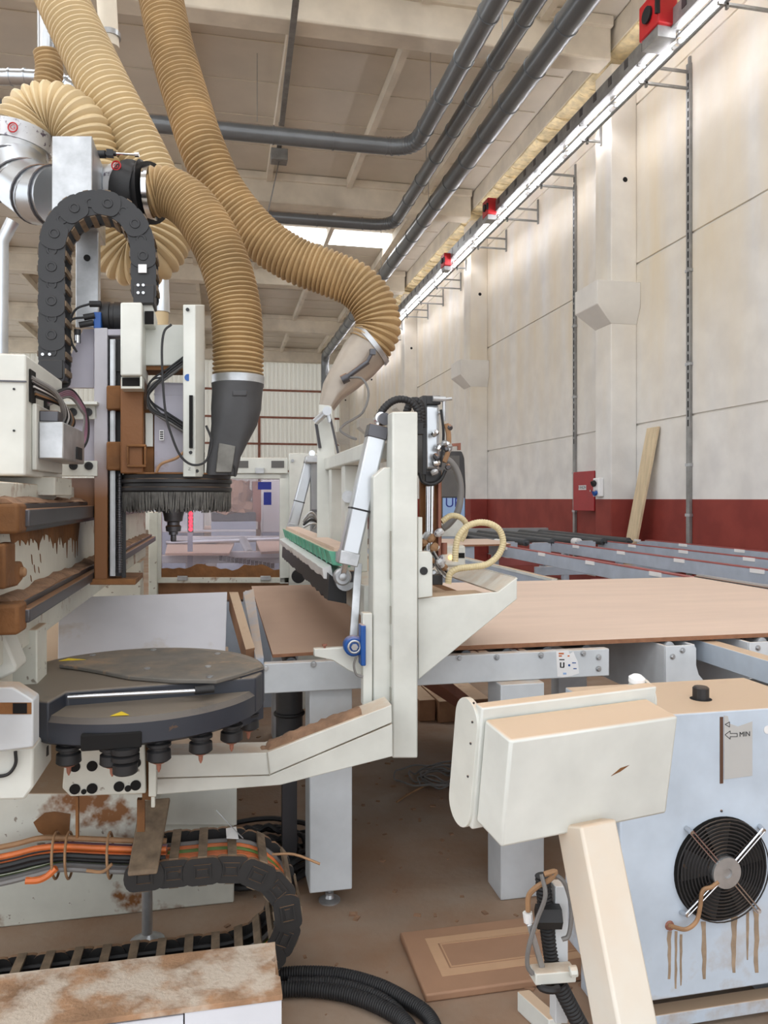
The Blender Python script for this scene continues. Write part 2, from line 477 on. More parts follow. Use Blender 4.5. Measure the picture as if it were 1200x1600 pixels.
# edge beam under the roof and the foam seal over it
build(MB().box(WX - 0.34, WX - 0.02, -6, ENDY, 8.65, 9.08), 'edge_beam', 'beam', wr, 0.02)
mb = MB(); random.seed(3)
ys = [6 + 0.22 * i for i in range(150)]
for a, b in zip(ys, ys[1:]):
    h = random.uniform(0.02, 0.16); w = random.uniform(0.03, 0.1)
    mb.prism([V(WX - 0.335, a, 8.66), V(WX - 0.335, a, 8.645 - h * .2), V(WX - 0.3 + w, a, 8.64 - h * .5), V(WX - 0.08, a, 8.64 - h * .6), V(WX - 0.005, a, 8.62), V(WX - 0.005, a, 8.66)], (0, b - a, 0))
build(mb, 'foam_seal', 'foam', wr)['kind'] = 'stuff'

ce = struct(build(MB().box(-14, WX + 0.25, -6, ENDY + 0.2, ROOF, ROOF + 0.15), 'ceiling', 'roofsheet'))
for yc in COLY[1:]:
    mb = MB().box(-14, WX - 0.4, yc - 0.2, yc + 0.2, 8.42, 9.09)
    build(mb, 'roof_beam', 'beam', ce, 0.03)
    build(MB().box(-14, WX - 0.4, yc - 0.28, yc + 0.28, 8.92, 9.092), 'beam_flange', 'beam', ce, 0.02)
PUR = [-12.0 + 1.87 * i for i in range(10)]
for i in range(1, len(COLY)):
    y0 = COLY[i] + 0.28; y1 = (COLY[i + 1] - 0.28) if i + 1 < len(COLY) else ENDY
    if y1 - y0 < 1: continue
    me = proto(MB().box(-0.06, 0.06, y0, y1, 8.86, 9.09), 'purlin', 'beam', 0)
    for x in PUR: inst(me, 'purlin', ce, loc=V(x, 0, 0))
    # lap joints of the roof sheets
    for k in range(1, 5):
        yy = y0 + (y1 - y0) * k / 5
        build(MB().box(-14, WX - 0.4, yy - 0.01, yy + 0.01, 9.082, 9.095), 'sheet_joint', 'beam', ce)
for yy in (-4.5, 1.0, 7.8, 21.4):  # far strip is real; the nearer unseen rows are added to light the foreground
    for x0 in (-12.0, -6.39, -0.78):
        if yy == 21.4 and x0 < -2: continue
        x1 = x0 + 5.61
        x0b = 1.6 if yy == 21.4 else x0
        for a in range(3):
            xa = x0 + 1.87 * a + 0.07; xb = xa + 1.73
            if yy == 21.4 and xa < 1: continue
            build(MB().box(xa, xb, yy, yy + 1.15, 9.065, 9.085), 'skylight_fill_pane', 'skylight', ce)

we = struct(empty('wall_end', (0, ENDY, 0), 'corrugated end wall of the hall', 'wall'))
del we['label']; del we['category']
mb = MB(); x = -14.0; prof = []
while x < WX:
    prof += [(x, 0.0), (x + 0.09, 0.0), (x + 0.11, 0.075), (x + 0.20, 0.075)]; x += 0.22
pts = [V(a, ENDY - b, 0) for a, b in prof]; n = len(pts)
mb.add(pts + [p + V(0, 0, 8.75) for p in pts], [(i, i + 1, n + i + 1, n + i) for i in range(n - 1)])
build(mb, 'corrugated_sheet', 'corr', we, smooth=20)
build(MB().box(-14, WX, ENDY - 0.25, ENDY + 0.1, 8.55, 9.09), 'header_beam', 'beam', we)
for z in (2.95, 4.34, 5.69, 7.07):
    build(MB().box(-14, WX, ENDY - 0.14, ENDY - 0.05, z - 0.05, z + 0.05), 'wall_rail', 'rust', we)
for px in (310, 405, 533):
    p = PY(px, 700, ENDY - 0.12)
    build(MB().box(p.x - 0.06, p.x + 0.06, ENDY - 0.16, ENDY - 0.04, 0, 5.69), 'wall_post', 'rust', we)
wl = struct(build(MB().box(-14.2, -14, -6, ENDY, 0, 1.2).box(-14.2, -14, -6, ENDY, 8.4, 9.1), 'wall_left', 'column'))
for yc in COLY[1:]: build(MB().box(-14.2, -13.8, yc - 0.26, yc + 0.26, 1.2, 8.4), 'column', 'column', wl)

# ================================================================== CABLE TRAY, TUBE LIGHTS
TX = 5.72
tr = empty('cable_tray', (TX, 4, 7.45), 'long grey perforated cable tray hung along the top of the right wall', 'cable tray')
TT = 5.60
mb = MB(); mb.box(TT - 0.02, TT + 0.10, 3.6, 38.5, 7.50, 7.512); mb.box(TT - 0.032, TT - 0.02, 3.6, 38.5, 7.50, 7.73); mb.box(TT - 0.02, TT + 0.02, 3.6, 38.5, 7.718, 7.73)
build(mb, 'channel', 'tray', tr)
slot = proto(MB().box(-0.004, 0.004, -0.05, 0.05, -0.06, 0.06), 'slot_plate', 'steel_dark', 0)
for i in range(60):
    inst(slot, 'slot_plate', tr, loc=V(TT - 0.034, 8.0 + 0.46 * i, 7.65))
build(MB().cyl((TX - 0.06, 3.6, 7.41), (TX - 0.06, 38.5, 7.41), 0.016, n=8), 'conduit', 'tray', tr)
build(MB().cyl((TX - 0.02, 3.6, 7.28), (TX - 0.02, 38.5, 7.28), 0.024, n=8), 'conduit', 'tray', tr)
BRY = [7.85, 9.57, 11.3, 13.1, 14.8, 16.6, 18.2, 20.0, 21.7, 23.4, 25.1, 26.9, 28.6, 30.3, 32.0, 34]
for y in BRY:
    xw = WX - 0.002 if min(abs(y - c) for c in COLY) > 0.4 else WX - 0.44
    mb = MB(); mb.box(TX - 0.14, xw, y - 0.018, y + 0.018, 7.47, 7.50); mb.box(TX - 0.12, xw, y - 0.018, y + 0.018, 7.24, 7.27)
    mb.box(xw - 0.03, xw, y - 0.02, y + 0.02, 7.2, 7.7); mb.box(TX - 0.02, TX + 0.01, y - 0.018, y + 0.018, 7.2, 7.50)
    build(mb, 'wall_bracket', 'tray', tr)
fixb = proto(MB().box(0.03, 0.05, 0.03, 1.55, -0.012, 0.012), 'fixture_body', 'tray')
tubem = MB(); tubem.cyl((0, 0.07, 0), (0, 1.51, 0), 0.019, n=8)
tubem = proto(tubem, 'lamp_tube', 'tube')
caps = MB(); caps.box(-0.025, 0.035, 0.03, 0.07, -0.025, 0.025)
caps = proto(caps, 'end_cap', 'white')
y = 4.0
while y < 36:
    t = empty('batten_light', (TX, y, 7.45), 'lit twin-tube batten light fixed under the cable tray on the right wall', 'light', 'batten lights under the cable tray')
    for dx, z in ((0.0, 7.455), (0.0, 7.355)):
        inst(fixb, 'fixture_body', t, loc=V(TX + dx, y, z))
        inst(tubem, 'lamp_tube', t, loc=V(TX + dx - 0.01, y, z))
        inst(caps, 'end_cap', t, loc=V(TX + dx - 0.01, y, z)); inst(caps, 'end_cap', t, loc=V(TX + dx - 0.01, y + 1.48, z))
    y += 1.62
# red alarm boxes on the tray
for (px, py, s, lab) in ((1028, 26, 1.15, 'large red alarm box on the cable tray at the top edge of the photo'),
                         (765, 326, 0.85, 'red alarm box on the cable tray above the second wall column'),
                         (697, 408, 0.8, 'smallest and farthest red alarm box on the cable tray')):
    p = PX(px, py, TX - 0.22)
    t = empty('alarm_box', p - V(0, 0, 0.2 * s), lab, 'alarm box')
    a = 0.2 * s
    build(MB().box(p.x - a * 0.6, p.x + a * 0.6, p.y - a, p.y + a, p.z - a, p.z + a), 'housing', 'red', t, 0.02)
    build(MB().box(p.x - a * 0.75, p.x - a * 0.5, p.y - a * 1.03, p.y - a * 0.9, p.z - a * .5, p.z + a * .3), 'louvre', 'print', t)
    build(MB().cyl((p.x - a * 0.62, p.y, p.z), (p.x - a * 0.75, p.y, p.z), a * 0.45, n=16), 'sounder', 'print', t)
    build(MB().box(p.x - a * .5, p.x + a * 0.6, p.y - a * .8, p.y + a * .8, p.z - a * 1.6, p.z - a), 'mount', 'tray', t)

# wall conduits
for Y, zt, lab in ((9.57, 7.6, 'tall grey cable conduit running down the white wall at the right'), (13.1, 7.3, 'grey cable conduit running down the wall behind the red hose cabinet')):
    t = empty('wall_conduit', (WX - 0.03, Y, 1.0), lab, 'conduit')
    build(MB().box(WX - 0.05, WX - 0.004, Y - 0.04, Y + 0.04, 0.2, zt), 'trunking', 'tray', t, 0.004)
    sl = proto(MB().box(-0.002, 0.002, -0.012, 0.012, -0.045, 0.045), 'slot', 'dark_hole', 0)
    for i in range(38): inst(sl, 'slot', t, loc=V(WX - 0.0505, Y - 0.012, 2.6 + 0.13 * i))
    for z in (1.3, 2.0, 3.4, 4.7): build(MB().box(WX - 0.056, WX - 0.003, Y - 0.055, Y + 0.055, z, z + 0.04), 'clip', 'galv', t)

# hose cabinet
t = empty('fire_hose_cabinet', (6.27, 12.3, 1.36), 'red fire hose cabinet mounted on the wall between conduit and column', 'cabinet')
build(MB().box(6.17, WX - 0.003, 11.92, 12.66, 1.36, 2.0), 'body', 'darkred', t, 0.01)
build(MB().box(6.14, 6.168, 11.9, 12.68, 1.34, 2.02), 'door', 'darkred', t, 0.006)
build(MB().box(6.134, 6.141, 12.18, 12.46, 1.70, 1.78), 'name_plate', 'white', t)
text('YANGIN', 0.075, (6.132, 12.32, 1.74), (pi / 2, 0, -pi / 2), 'print', t)
build(MB().cyl((6.14, 12.0, 1.68), (6.12, 12.0, 1.68), 0.018, n=10), 'latch', 'chrome', t)
t = empty('socket_box', (5.9, 11.3, 1.58), 'small white power socket box on the column beside the red hose cabinet', 'socket')
build(MB().box(5.87, 5.958, 11.22, 11.42, 1.58, 1.88), 'housing', 'white', t, 0.015)
build(MB().cyl((5.87, 11.34, 1.80), (5.82, 11.34, 1.78), 0.05, n=12), 'socket', 'print', t)
build(MB().cyl((5.87, 11.30, 1.65), (5.82, 11.30, 1.63), 0.045, n=12), 'socket', 'blue', t)

# leaning plank
tl = PX(993, 668, 6.33); 
mb = MB(); mb.hexa([V(5.98, 10.62, 0.0), V(6.02, 10.62, 0), V(6.02, 10.92, 0), V(5.98, 10.92, 0), V(6.34, 10.30, 2.62), V(6.38, 10.30, 2.62), V(6.38, 10.60, 2.62), V(6.34, 10.60, 2.62)])
tag(build(mb, 'wooden_plank', 'wood', None, 0.004), 'long pale wooden plank leaning against the wall beside the first column', 'plank')

# ================================================================== EXTRACTION DUCTS UNDER THE ROOF
def duct(name, pts, r, label, mat='duct_grey', bandstep=1.02, parent_cat='duct', n=22):
    pts = [Vector(p) for p in pts]
    t = empty(name, pts[0], label, parent_cat)
    build(MB().tube(pts, r, n), 'pipe', mat, t, smooth=40)
    for a_, b_, c_ in zip(pts, pts[1:], pts[2:]):
        if len(pts) > 6 and (c_ - a_).length < 0.4:
            d = (c_ - a_).normalized(); build(MB().cyl(b_ - d * 0.008, b_ + d * 0.008, r + 0.008, n=n), 'elbow_seam', mat, t)
    bands = resample(pts, bandstep)
    for i in range(1, len(bands) - 1):
        d = (bands[i + 1] - bands[i - 1]).normalized(); p = bands[i]
        build(MB().cyl(p - d * 0.014, p + d * 0.014, r + 0.012, n=n), 'joint_band', mat, t)
    return t
DZ = 7.7
def elbow(a, c, b, k=8):
    a, c, b = map(Vector, (a, c, b)); out = []
    for i in range(k + 1):
        s = i / k; out.append(a * (1 - s) ** 2 + c * 2 * s * (1 - s) + b * s * s)
    return out
def hang(t, p, z1=9.05):
    build(MB().cyl(p, V(p.x, p.y, z1), 0.006, n=6), 'hanger_rod', 'tray', t)
cx1 = 3.32; e1 = 13.1
pts = [V(cx1, -3, DZ), V(cx1, e1 - 0.55, DZ)] + elbow(V(cx1, e1 - 0.5, DZ), V(cx1, e1, DZ), V(cx1 - 0.5, e1, DZ)) + [V(cx1 - 0.6, e1, DZ), V(-12, e1, DZ)]
t = duct('extraction_duct', pts, 0.145, 'grey round duct that turns left in front of the roof beam, leftmost of three')
for y in (9.5, 12): hang(t, V(cx1, y, DZ + 0.2))
hang(t, V(0.6, e1, DZ + 0.2))
cx2 = 3.79; e2 = 16.9
pts = [V(cx2, -3, DZ), V(cx2, e2 - 0.55, DZ)] + elbow(V(cx2, e2 - 0.5, DZ), V(cx2, e2, DZ), V(cx2 - 0.5, e2, DZ)) + [V(cx2 - 0.6, e2, DZ), V(-12, e2, DZ)]
t = duct('extraction_duct', pts, 0.128, 'grey round duct between two others that turns left farther down the hall')
for y in (10, 14): hang(t, V(cx2, y, DZ + 0.2))
cx3 = 4.38
e3 = 32.8
pts = [V(cx3, -3, DZ), V(cx3, e3 - 0.55, DZ)] + elbow(V(cx3, e3 - 0.5, DZ), V(cx3, e3, DZ), V(cx3, e3, DZ - 0.5)) + [V(cx3, e3, 1.5)]
t = duct('extraction_duct', pts, 0.168, 'longest grey round duct running straight to the end wall, rightmost of three')
for y in (12, 16, 21, 27): hang(t, V(cx3, y, DZ + 0.25))
# ceiling light conduit with hanging box
a = PZ(455, 0, 8.3); b = PZ(436, 236, 8.3)
t = empty('ceiling_conduit', b, 'thin ceiling conduit with a junction box hanging above the leftmost duct bend', 'conduit')
build(MB().bar(V(a.x, a.y - 3, 8.36), b + V(0, 0, 0.06), 0.09, 0.05), 'trunking', 'tray', t)
build(MB().box(b.x - 0.16, b.x + 0.16, b.y - 0.14, b.y + 0.14, 8.08, 8.30), 'junction_box', 'tray', t, 0.01)
build(MB().cyl(b, V(b.x, b.y, 8.9), 0.008, n=6), 'hanger_rod', 'tray', t)
c2 = PC(418, 335, 13.4); build(MB().tube(spline([b - V(0, 0, .2), PC(428, 290, 13.3), c2], 6), 0.01, 6), 'cable', 'grey_c', t)
# left background pipes
pts = [PC(-60, 120, 7.5), PC(60, 122, 7.5), PC(112, 138, 7.5), PC(150, 200, 7.6)]
t = duct('branch_pipe', spline(pts, 5), 0.075, 'silver branch pipe crossing behind the tan hoses at the left', 'silver', 5)
pts = [PC(20, 345, 6), PC(3, 378, 6), PC(2, 560, 6)]
t = duct('drop_pipe', pts, 0.05, 'thin silver drop pipe at the far left edge of the photo', 'silver', 5)
t = empty('drop_pipe', PC(168, 60, 8), 'cream upright pipe behind the leftmost tan hose under the roof', 'pipe')
build(MB().cyl(PC(163, -60, 8), PC(171, 75, 8), 0.10, n=18), 'pipe', 'beam', t)
build(MB().cyl(PC(170.6, 52, 8), PC(171, 60, 8), 0.115, n=18), 'collar', 'galv', t)
t = empty('drop_pipe', PC(250, 505, 7), 'short silver pipe with a tan sleeve hanging behind the router head', 'pipe')
build(MB().cyl(PC(254, 436, 7), PC(253, 488, 7), 0.055, 0.07, n=18), 'pipe', 'silver', t)
build(MB().cyl(PC(253, 488, 7), PC(252, 515, 7), 0.06, n=18), 'sleeve', 'hose', t)
q = PC(249, 515, 7); build(MB().cyl(q, V(q.x, q.y, 0), 0.025, n=12), 'stand_pipe', 'galv', t)
t = empty('drop_pipe', PC(72, 85, 5.5), 'silver spout with a short dark tan hose between the big hoses', 'pipe')
q = PC(72, 84, 5.5); build(MB().cyl(V(q.x, q.y, 9.05), q, 0.06, n=18), 'pipe', 'silver', t)
build(hose_mesh([PC(74, 84, 5.5), PC(77, 110, 5.5), PC(72, 150, 5.5)], 0.095, 0.03), 'corrugated_sleeve', 'hose_brown', t)

# ================================================================== TAN SUCTION HOSES
t = empty('suction_hose', PC(97, -60, 3.5), 'widest tan corrugated hose looping down behind the metal box at upper left', 'hose')
pA = [(60, -90, 3.6), (97, 0, 3.5), (133, 75, 3.45), (170, 150, 3.4), (212, 228, 3.4), (246, 300, 3.4), (262, 352, 3.38), (240, 398, 3.35), (200, 404, 3.35),
      (166, 365, 3.32), (150, 300, 3.3), (140, 240, 3.28), (122, 195, 3.26), (88, 174, 3.25), (52, 182, 3.24), (32, 212, 3.22)]
build(hose_mesh([PC(*p) for p in pA], 0.118, 0.026), 'ribbed_sleeve', 'hose', t)
build(MB().cyl(PC(33, 205, 3.22), PC(29, 232, 3.22), 0.128, n=28), 'foil_collar', 'tape', t)
t = empty('suction_hose', PC(252, -60, 4.1), 'long tan corrugated hose sweeping to the steel cone at centre', 'hose')
pB = [(236, -80, 4.2), (252, 0, 4.15), (268, 75, 4.1), (290, 150, 4.05), (314, 225, 4.0), (350, 302, 4.0), (404, 368, 4.0), (458, 405, 4.0), (512, 426, 4.0), (556, 446, 4.0), (581, 473, 4.0), (591, 503, 4.0), (588, 523, 4.0), (577, 541, 4.0)]
build(hose_mesh([PC(*p) for p in pB], 0.120, 0.026), 'ribbed_sleeve', 'hose_brown', t)
t = empty('suction_hose', PC(238, 300, 2.95), 'dusty tan corrugated hose dropping onto the black nozzle of the router head', 'hose')
pC_ = [(232, 302, 2.95), (262, 300, 2.95), (298, 322, 2.93), (330, 366, 2.9), (354, 420, 2.88), (368, 480, 2.87), (372, 540, 2.86), (372, 592, 2.86)]
build(hose_mesh([PC(*p) for p in pC_], 0.0945, 0.0165), 'ribbed_sleeve', 'hose_brown', t)
build(MB().cyl(PC(372, 588, 2.86), PC(372, 604, 2.86), 0.0965, n=28), 'hose_clamp', 'galv', t)
build(MB().cyl(PC(232, 302, 2.95), PC(240, 302, 2.95), 0.10, n=28), 'hose_clamp', 'chrome', t)

# ================================================================== STEEL CROSS DUCT, BOX AND ELBOW ON TOP OF THE HEAD
t = empty('cross_duct', PC(110, 340, 2.95), 'galvanised duct elbow and square steel box between the tan hoses', 'duct')
el = [PC(29, 228, 3.22), PC(27, 258, 3.2), PC(38, 288, 3.15), PC(62, 305, 3.1), PC(86, 308, 3.06)]
for a, b, k in zip(el, el[1:], range(9)):
    d = (b - a).normalized()
    build(MB().cyl(a - d * 0.02, b + d * 0.02, 0.118 - 0.001 * k, n=28), 'elbow_segment', 'silver', t)
    build(MB().cyl(b - d * 0.004, b + d * 0.004, 0.122, n=28), 'seam', 'steel_dark', t)
mb = MB(); mb.rect(81, 212, 144, 338, 2.82, 0.32); build(mb, 'square_box', 'galv', t, 0.004)
mb = MB(); mb.rect(118, 338, 154, 512, 2.98, 0.05); build(mb, 'support_post', 'galv', t, 0.003)
p = PY(136, 403, 2.979); build(MB().cyl(p, p - V(0, 0.002, 0), 0.012, n=14), 'bolt_hole', 'dark_hole', t)
build(MB().cyl(PC(134, 402, 2.9), PC(147, 350, 2.9), 0.005, n=8), 'tie_rod', 'steel_dark', t)
build(MB().cyl(PC(140, 302, 3.0), PC(190, 302, 2.98), 0.105, n=28), 'sleeve', 'silver', t)
build(MB().cyl(PC(183, 302, 2.98), PC(207, 302, 2.97), 0.109, n=28), 'foil_tape', 'tape', t)
mb = MB(); mb.tube(spline([PC(204, 302, 2.97), PC(212, 302, 2.96), PC(220, 302, 2.96), (PC(228, 302, 2.96)), PC(236, 302, 2.95)], 4), [0.112 + 0.010 * math.sin(i * 0.8) for i in range(17)], 28)
build(mb, 'rubber_cuff', 'rubber', t)
for k in range(6):
    p = PY(161 + 5 * k, 284 + (k % 2) * 6, 2.79)
mb = MB(); mb.cyl(PC(146, 241, 2.85), PC(165, 241, 2.85), 0.014, n=12); mb.cyl(PC(165, 241, 2.85), PC(181, 240, 2.85), 0.009, n=12); mb.box(*[c for i in range(3) for c in (PC(172, 240, 2.85)[i] - .012, PC(172, 240, 2.85)[i] + .012)])
build(mb, 'valve_cylinder', 'rubber', t)
build(MB().cyl(PC(181, 240, 2.85), PC(216, 242, 2.85), 0.004, n=8), 'valve_rod', 'chrome', t)
build(MB().cyl(PC(211, 242, 2.85), PC(217, 242, 2.85), 0.009, n=8), 'rod_end', 'chrome', t)

fwv = V(ST, CT, 0)
for (px, py, d, rr_, sz) in ((14, 219, 3.22, 0.12, 0.03), (44, 223, 3.22, 0.124, 0.03), (197, 278, 2.97, 0.10, 0.026)):
    c = PC(px, py, d) - fwv * (rr_ + 0.010)
    dm = MB(); dm.torus(c, fwv, sz * 0.62, 0.003, 20, 6); rg_ = build(dm, 'print_ring', 'red', t)
    text('G', sz, tuple(c), (pi / 2, 0, -TH), 'red', rg_)
# ================================================================== UPPER ENERGY CHAIN (arch)
def chain_link(L, h, w, plate_mat, bar_mat, th=0.012, pad=False):
    """one link along +X, centred: front plate, back plate and crossbar meshes"""
    out = []
    for y in (0, w - th):
        pts = []
        for a in range(9):
            an = -pi / 2 + pi * a / 8; pts.append(V(L * 0.36 + math.cos(an) * h * 0.34, y, math.sin(an) * h / 2))
        for a in range(9):
            an = pi / 2 + pi * a / 8; pts.append(V(-L * 0.36 + math.cos(an) * h * 0.34, y, math.sin(an) * h / 2))
        mb = MB(); mb.prism(pts, (0, th, 0))
        if y == 0 and pad:
            for (x0, x1, z0, z1) in ((-0.3, 0.3, 0.2, 0.27), (-0.3, 0.3, -0.27, -0.2), (-0.3, -0.25, -0.2, 0.2), (0.25, 0.3, -0.2, 0.2), (-0.18, 0.18, -0.1, 0.1)):
                mb.box(x0 * L, x1 * L, -0.004, 0.002, z0 * h, z1 * h)
        elif y == 0: mb.lathe((L * 0.10, 0.001, 0), (0, -1, 0), [(h * 0.22, 0), (h * 0.2, 0.004), (h * 0.13, 0.004), (h * 0.12, 0.002)], 14)
        out.append(proto(mb, 'chain_link', plate_mat))
    out.append(proto(MB().box(-L * 0.16, L * 0.16, 0.004, w - 0.004, -0.004, 0.004), 'crossbar', bar_mat))
    return out, h

def lay_chain(root, pts, link):
    (fr_, bk_, cb_), h = link
    for i, (a, b) in enumerate(zip(pts, pts[1:])):
        d = (b - a); ang = math.atan2(d.z, d.x); sh = 0.0045 if i % 2 else 0.0
        m = Matrix.Translation((a + b) / 2 + V(0, sh, 0)) @ Matrix.Rotation(-ang, 4, 'Y')
        o = inst(fr_, 'chain_link', root, m)
        for me, z, nm in ((bk_, 0, 'back_plate'), (cb_, h / 2, 'crossbar'), (cb_, -h / 2, 'crossbar')):
            c = bpy.data.objects.new(nm, me); COL.objects.link(c); c.parent = o; c.location = (0, 0, z)

t = empty('energy_chain', PY(80, 590, 2.72), 'black plastic cable chain arched over the router head', 'cable chain')
Yc = 2.70
raw = [PY(80, 592, Yc), PY(80, 480, Yc), PY(80, 385, Yc)]
for k in range(1, 16):
    an = pi - pi * k / 16; raw.append(PY(151 + 71 * math.cos(an), 385 - 71 * math.sin(an), Yc))
raw += [PY(223, 385, Yc), PY(224, 430, Yc), PY(225, 474, Yc)]
lay_chain(t, resample(raw, 0.056), chain_link(0.056, 0.082, 0.115, 'black', 'chain_slat'))
mb = MB(); mb.rect(62, 562, 98, 592, Yc - 0.004, 0.12); build(mb, 'end_bracket', 'black', t, 0.003)
mb = MB(); mb.rect(208, 445, 241, 474, Yc - 0.006, 0.12); build(mb, 'end_bracket', 'black', t, 0.003)
mb = MB(); mb.rect(216, 413, 229, 426, Yc - 0.010, 0.004); build(mb, 'white_sticker', 'white', t)
for px, py in ((67, 554), (78, 554), (216, 446), (224, 446), (216, 458), (224, 458)):
    p = PY(px, py, Yc - 0.006); build(MB().cyl(p, p - V(0, 0.006, 0), 0.005, n=8), 'screw', 'chrome', t)

# ================================================================== ROUTER HEAD (column, carriage, spindle, brush skirt)
t = empty('router_machine', PY(168, 915, 2.86), 'cream and brown caked router head with column, spindle and round brush skirt', 'router head')
mb = MB(); mb.rect(147, 512, 168, 914, 2.80, 0.24); build(mb, 'column', 'col_brown', t, 0.003)
mb = MB(); mb.rect(168, 514, 190, 524, 2.80, 0.24); build(mb, 'column_head', 'lavender', t, 0.003)
mb = MB(); mb.fp([(86, 606), (147, 606), (147, 514), (130, 514)], 2.86, 0.02); build(mb, 'gusset_plate', 'lavender', t, 0.002)
mb = MB(); mb.rect(90, 627, 152, 632, 2.76, 0.10); mb.rect(92, 632, 152, 655, 2.80, 0.02); build(mb, 'mount_flange', 'cream', t, 0.002)
mb = MB(); mb.rect(94, 655, 150, 722, 2.83, 0.02); build(mb, 'back_plate', 'lavender', t)
mb = MB(); mb.rect(84, 720, 152, 744, 2.79, 0.03); build(mb, 'mount_flange', 'cream', t, 0.002)
for px, py in ((114, 644), (138, 644), (115, 728), (139, 728)):
    inst(BOLTK, 'bolt', t, loc=PY(px, py, 2.79))
mb = MB(); mb.rect(84, 747, 150, 790, 2.84, 0.03); build(mb, 'lower_plate', 'col_brown', t)
# linear rail and lead screw
mb = MB(); mb.rect(172, 530, 180, 900, 2.80, 0.03); mb.rect(174, 530, 178, 900, 2.79, 0.009); build(mb, 'linear_rail', 'galv', t)
mb = MB(); mb.rect(169, 530, 189, 580, 2.83, 0.03); mb.rect(168, 580, 190, 900, 2.84, 0.03); build(mb, 'rail_backing', 'black', t)
mb = MB(); mb.cyl(PY(187, 740, 2.81), PY(187, 895, 2.81), 0.007, n=10)
for k in range(40):
    p = PY(187, 745 + 3.7 * k, 2.81); mb.torus(p, (0.15, 0, 1), 0.0075, 0.002, 10, 5)
build(mb, 'lead_screw', 'steel_dark', t)
mb = MB(); mb.rect(190, 745, 196, 905, 2.83, 0.02); build(mb, 'screw_guard', 'black', t)
for y0, y1 in ((602, 640), (690, 735)):
    mb = MB(); mb.rect(166, y0, 190, y1, 2.765, 0.07); build(mb, 'rail_block', 'brown', t, 0.006)
mb = MB(); mb.rect(140, 905, 212, 914, 2.78, 0.25); build(mb, 'foot_plate', 'brown', t, 0.003)
# carriage
mb = MB(); mb.rect(188, 590, 224, 740, 2.74, 0.22); build(mb, 'carriage', 'carriage', t, 0.005)
mb = MB(); mb.rect(198, 694, 228, 698, 2.725, 0.03); mb.rect(198, 726, 228, 730, 2.725, 0.03); mb.rect(198, 698, 201, 726, 2.725, 0.03); mb.rect(225, 698, 228, 726, 2.725, 0.03)
build(mb, 'pocket_frame', 'brown', t, 0.002)
mb = MB(); mb.rect(224, 640, 241, 738, 2.80, 0.12); build(mb, 'carriage_side', 'brown', t, 0.003)
mb = MB(); mb.rect(227, 645, 239, 698, 2.785, 0.02); build(mb, 'white_cover', 'cream', t, 0.002)
mb = MB(); mb.rect(188, 472, 222, 587, 2.66, 0.22); build(mb, 'motor_cover', 'cream', t, 0.006)
mb = MB(); mb.fp([(222, 476), (238, 476), (241, 488), (241, 508), (222, 508)], 2.72, 0.14); build(mb, 'cover_side', 'cream', t, 0.003)
mb = MB(); mb.rect(226, 486, 240, 506, 2.712, 0.01); build(mb, 'cover_opening', 'dark_hole', t)
mb = MB(); mb.rect(189, 589, 222, 606, 2.69, 0.01); mb.rect(189, 604, 222, 607, 2.66, 0.08); mb.rect(219, 588, 222, 606, 2.66, 0.08); build(mb, 'cable_slot', 'cream_worn', t)
mb = MB(); mb.rect(191, 590, 218, 603, 2.686, 0.003); build(mb, 'slot_opening', 'dark_hole', t)
mb = MB(); mb.rect(222, 507, 292, 571, 2.79, 0.14); build(mb, 'cross_arm', 'cream', t, 0.004)
mb = MB(); mb.rect(224, 571, 292, 578, 2.80, 0.12); build(mb, 'arm_underside', 'brown', t)
# long vertical cover with chamfer
def cov(y):
    a = PY(286, y, 2.68); b = PY(305, y, 2.66); c = PY(318, y, 2.72); d = PY(320, y, 2.88); e = PY(290, y, 2.9)
    return [a, b, c, d, e]
mb = MB(); mb.loft([cov(745), cov(480), cov(476)]); build(mb, 'spindle_cover', 'cream', t, 0.003)
mb = MB(); p0 = PY(298.5, 618, 2.664); p1 = PY(298.5, 700, 2.664)
mb.box(p0.x - 0.006, p0.x + 0.006, 2.655, 2.675, p1.z, p0.z); build(mb, 'slot_opening', 'dark_hole', t)
p = PY(294, 590, 2.672); build(MB().cyl(p, p - V(0, .002, 0), 0.012, n=18), 'round_sticker', 'blue', t)
for px, py in ((293, 484), (298, 707), (308, 736)):
    p = PY(px, py, 2.668); build(MB().cyl(p, p - V(0, .004, 0), 0.006, n=10), 'screw', 'rubber', t)
p = PY(296, 733, 2.658); text('Z', 0.013, tuple(p), (pi / 2, 0, 0), 'print', t)
# spindle motor
mb = MB()
c0 = PY(268, 600, 2.9)
def rr(z, e=0.0):
    pts = []
    for k in range(24):
        a = 2 * pi * k / 24; pts.append(V(c0.x + 0.002 + (0.062 - e) * max(-.86, min(.86, 1.2 * math.cos(a))), 2.86 + (0.085 - e) * max(-.86, min(.86, 1.2 * math.sin(a))), z))
    return pts
zt = PY(268, 598, 2.8).z; zb = PY(268, 742, 2.8).z
mb.loft([rr(zb), rr(zt - 0.01), rr(zt, 0.012)]); build(mb, 'spindle_motor', 'lavender', t)
mb = MB(); mb.loft([rr(zt - 0.045, -0.002), rr(zt - 0.04, -0.002)]); build(mb, 'motor_band', 'lavender', t)
mb = MB(); mb.rect(249, 672, 256, 688, 2.776, 0.003); build(mb, 'serial_label', 'white', t)
mb = MB()
for k in range(4): mb.rect(250, 674 + 3.4 * k, 255, 676 + 3.4 * k, 2.7755, 0.001)
build(mb, 'label_print', 'print', t)
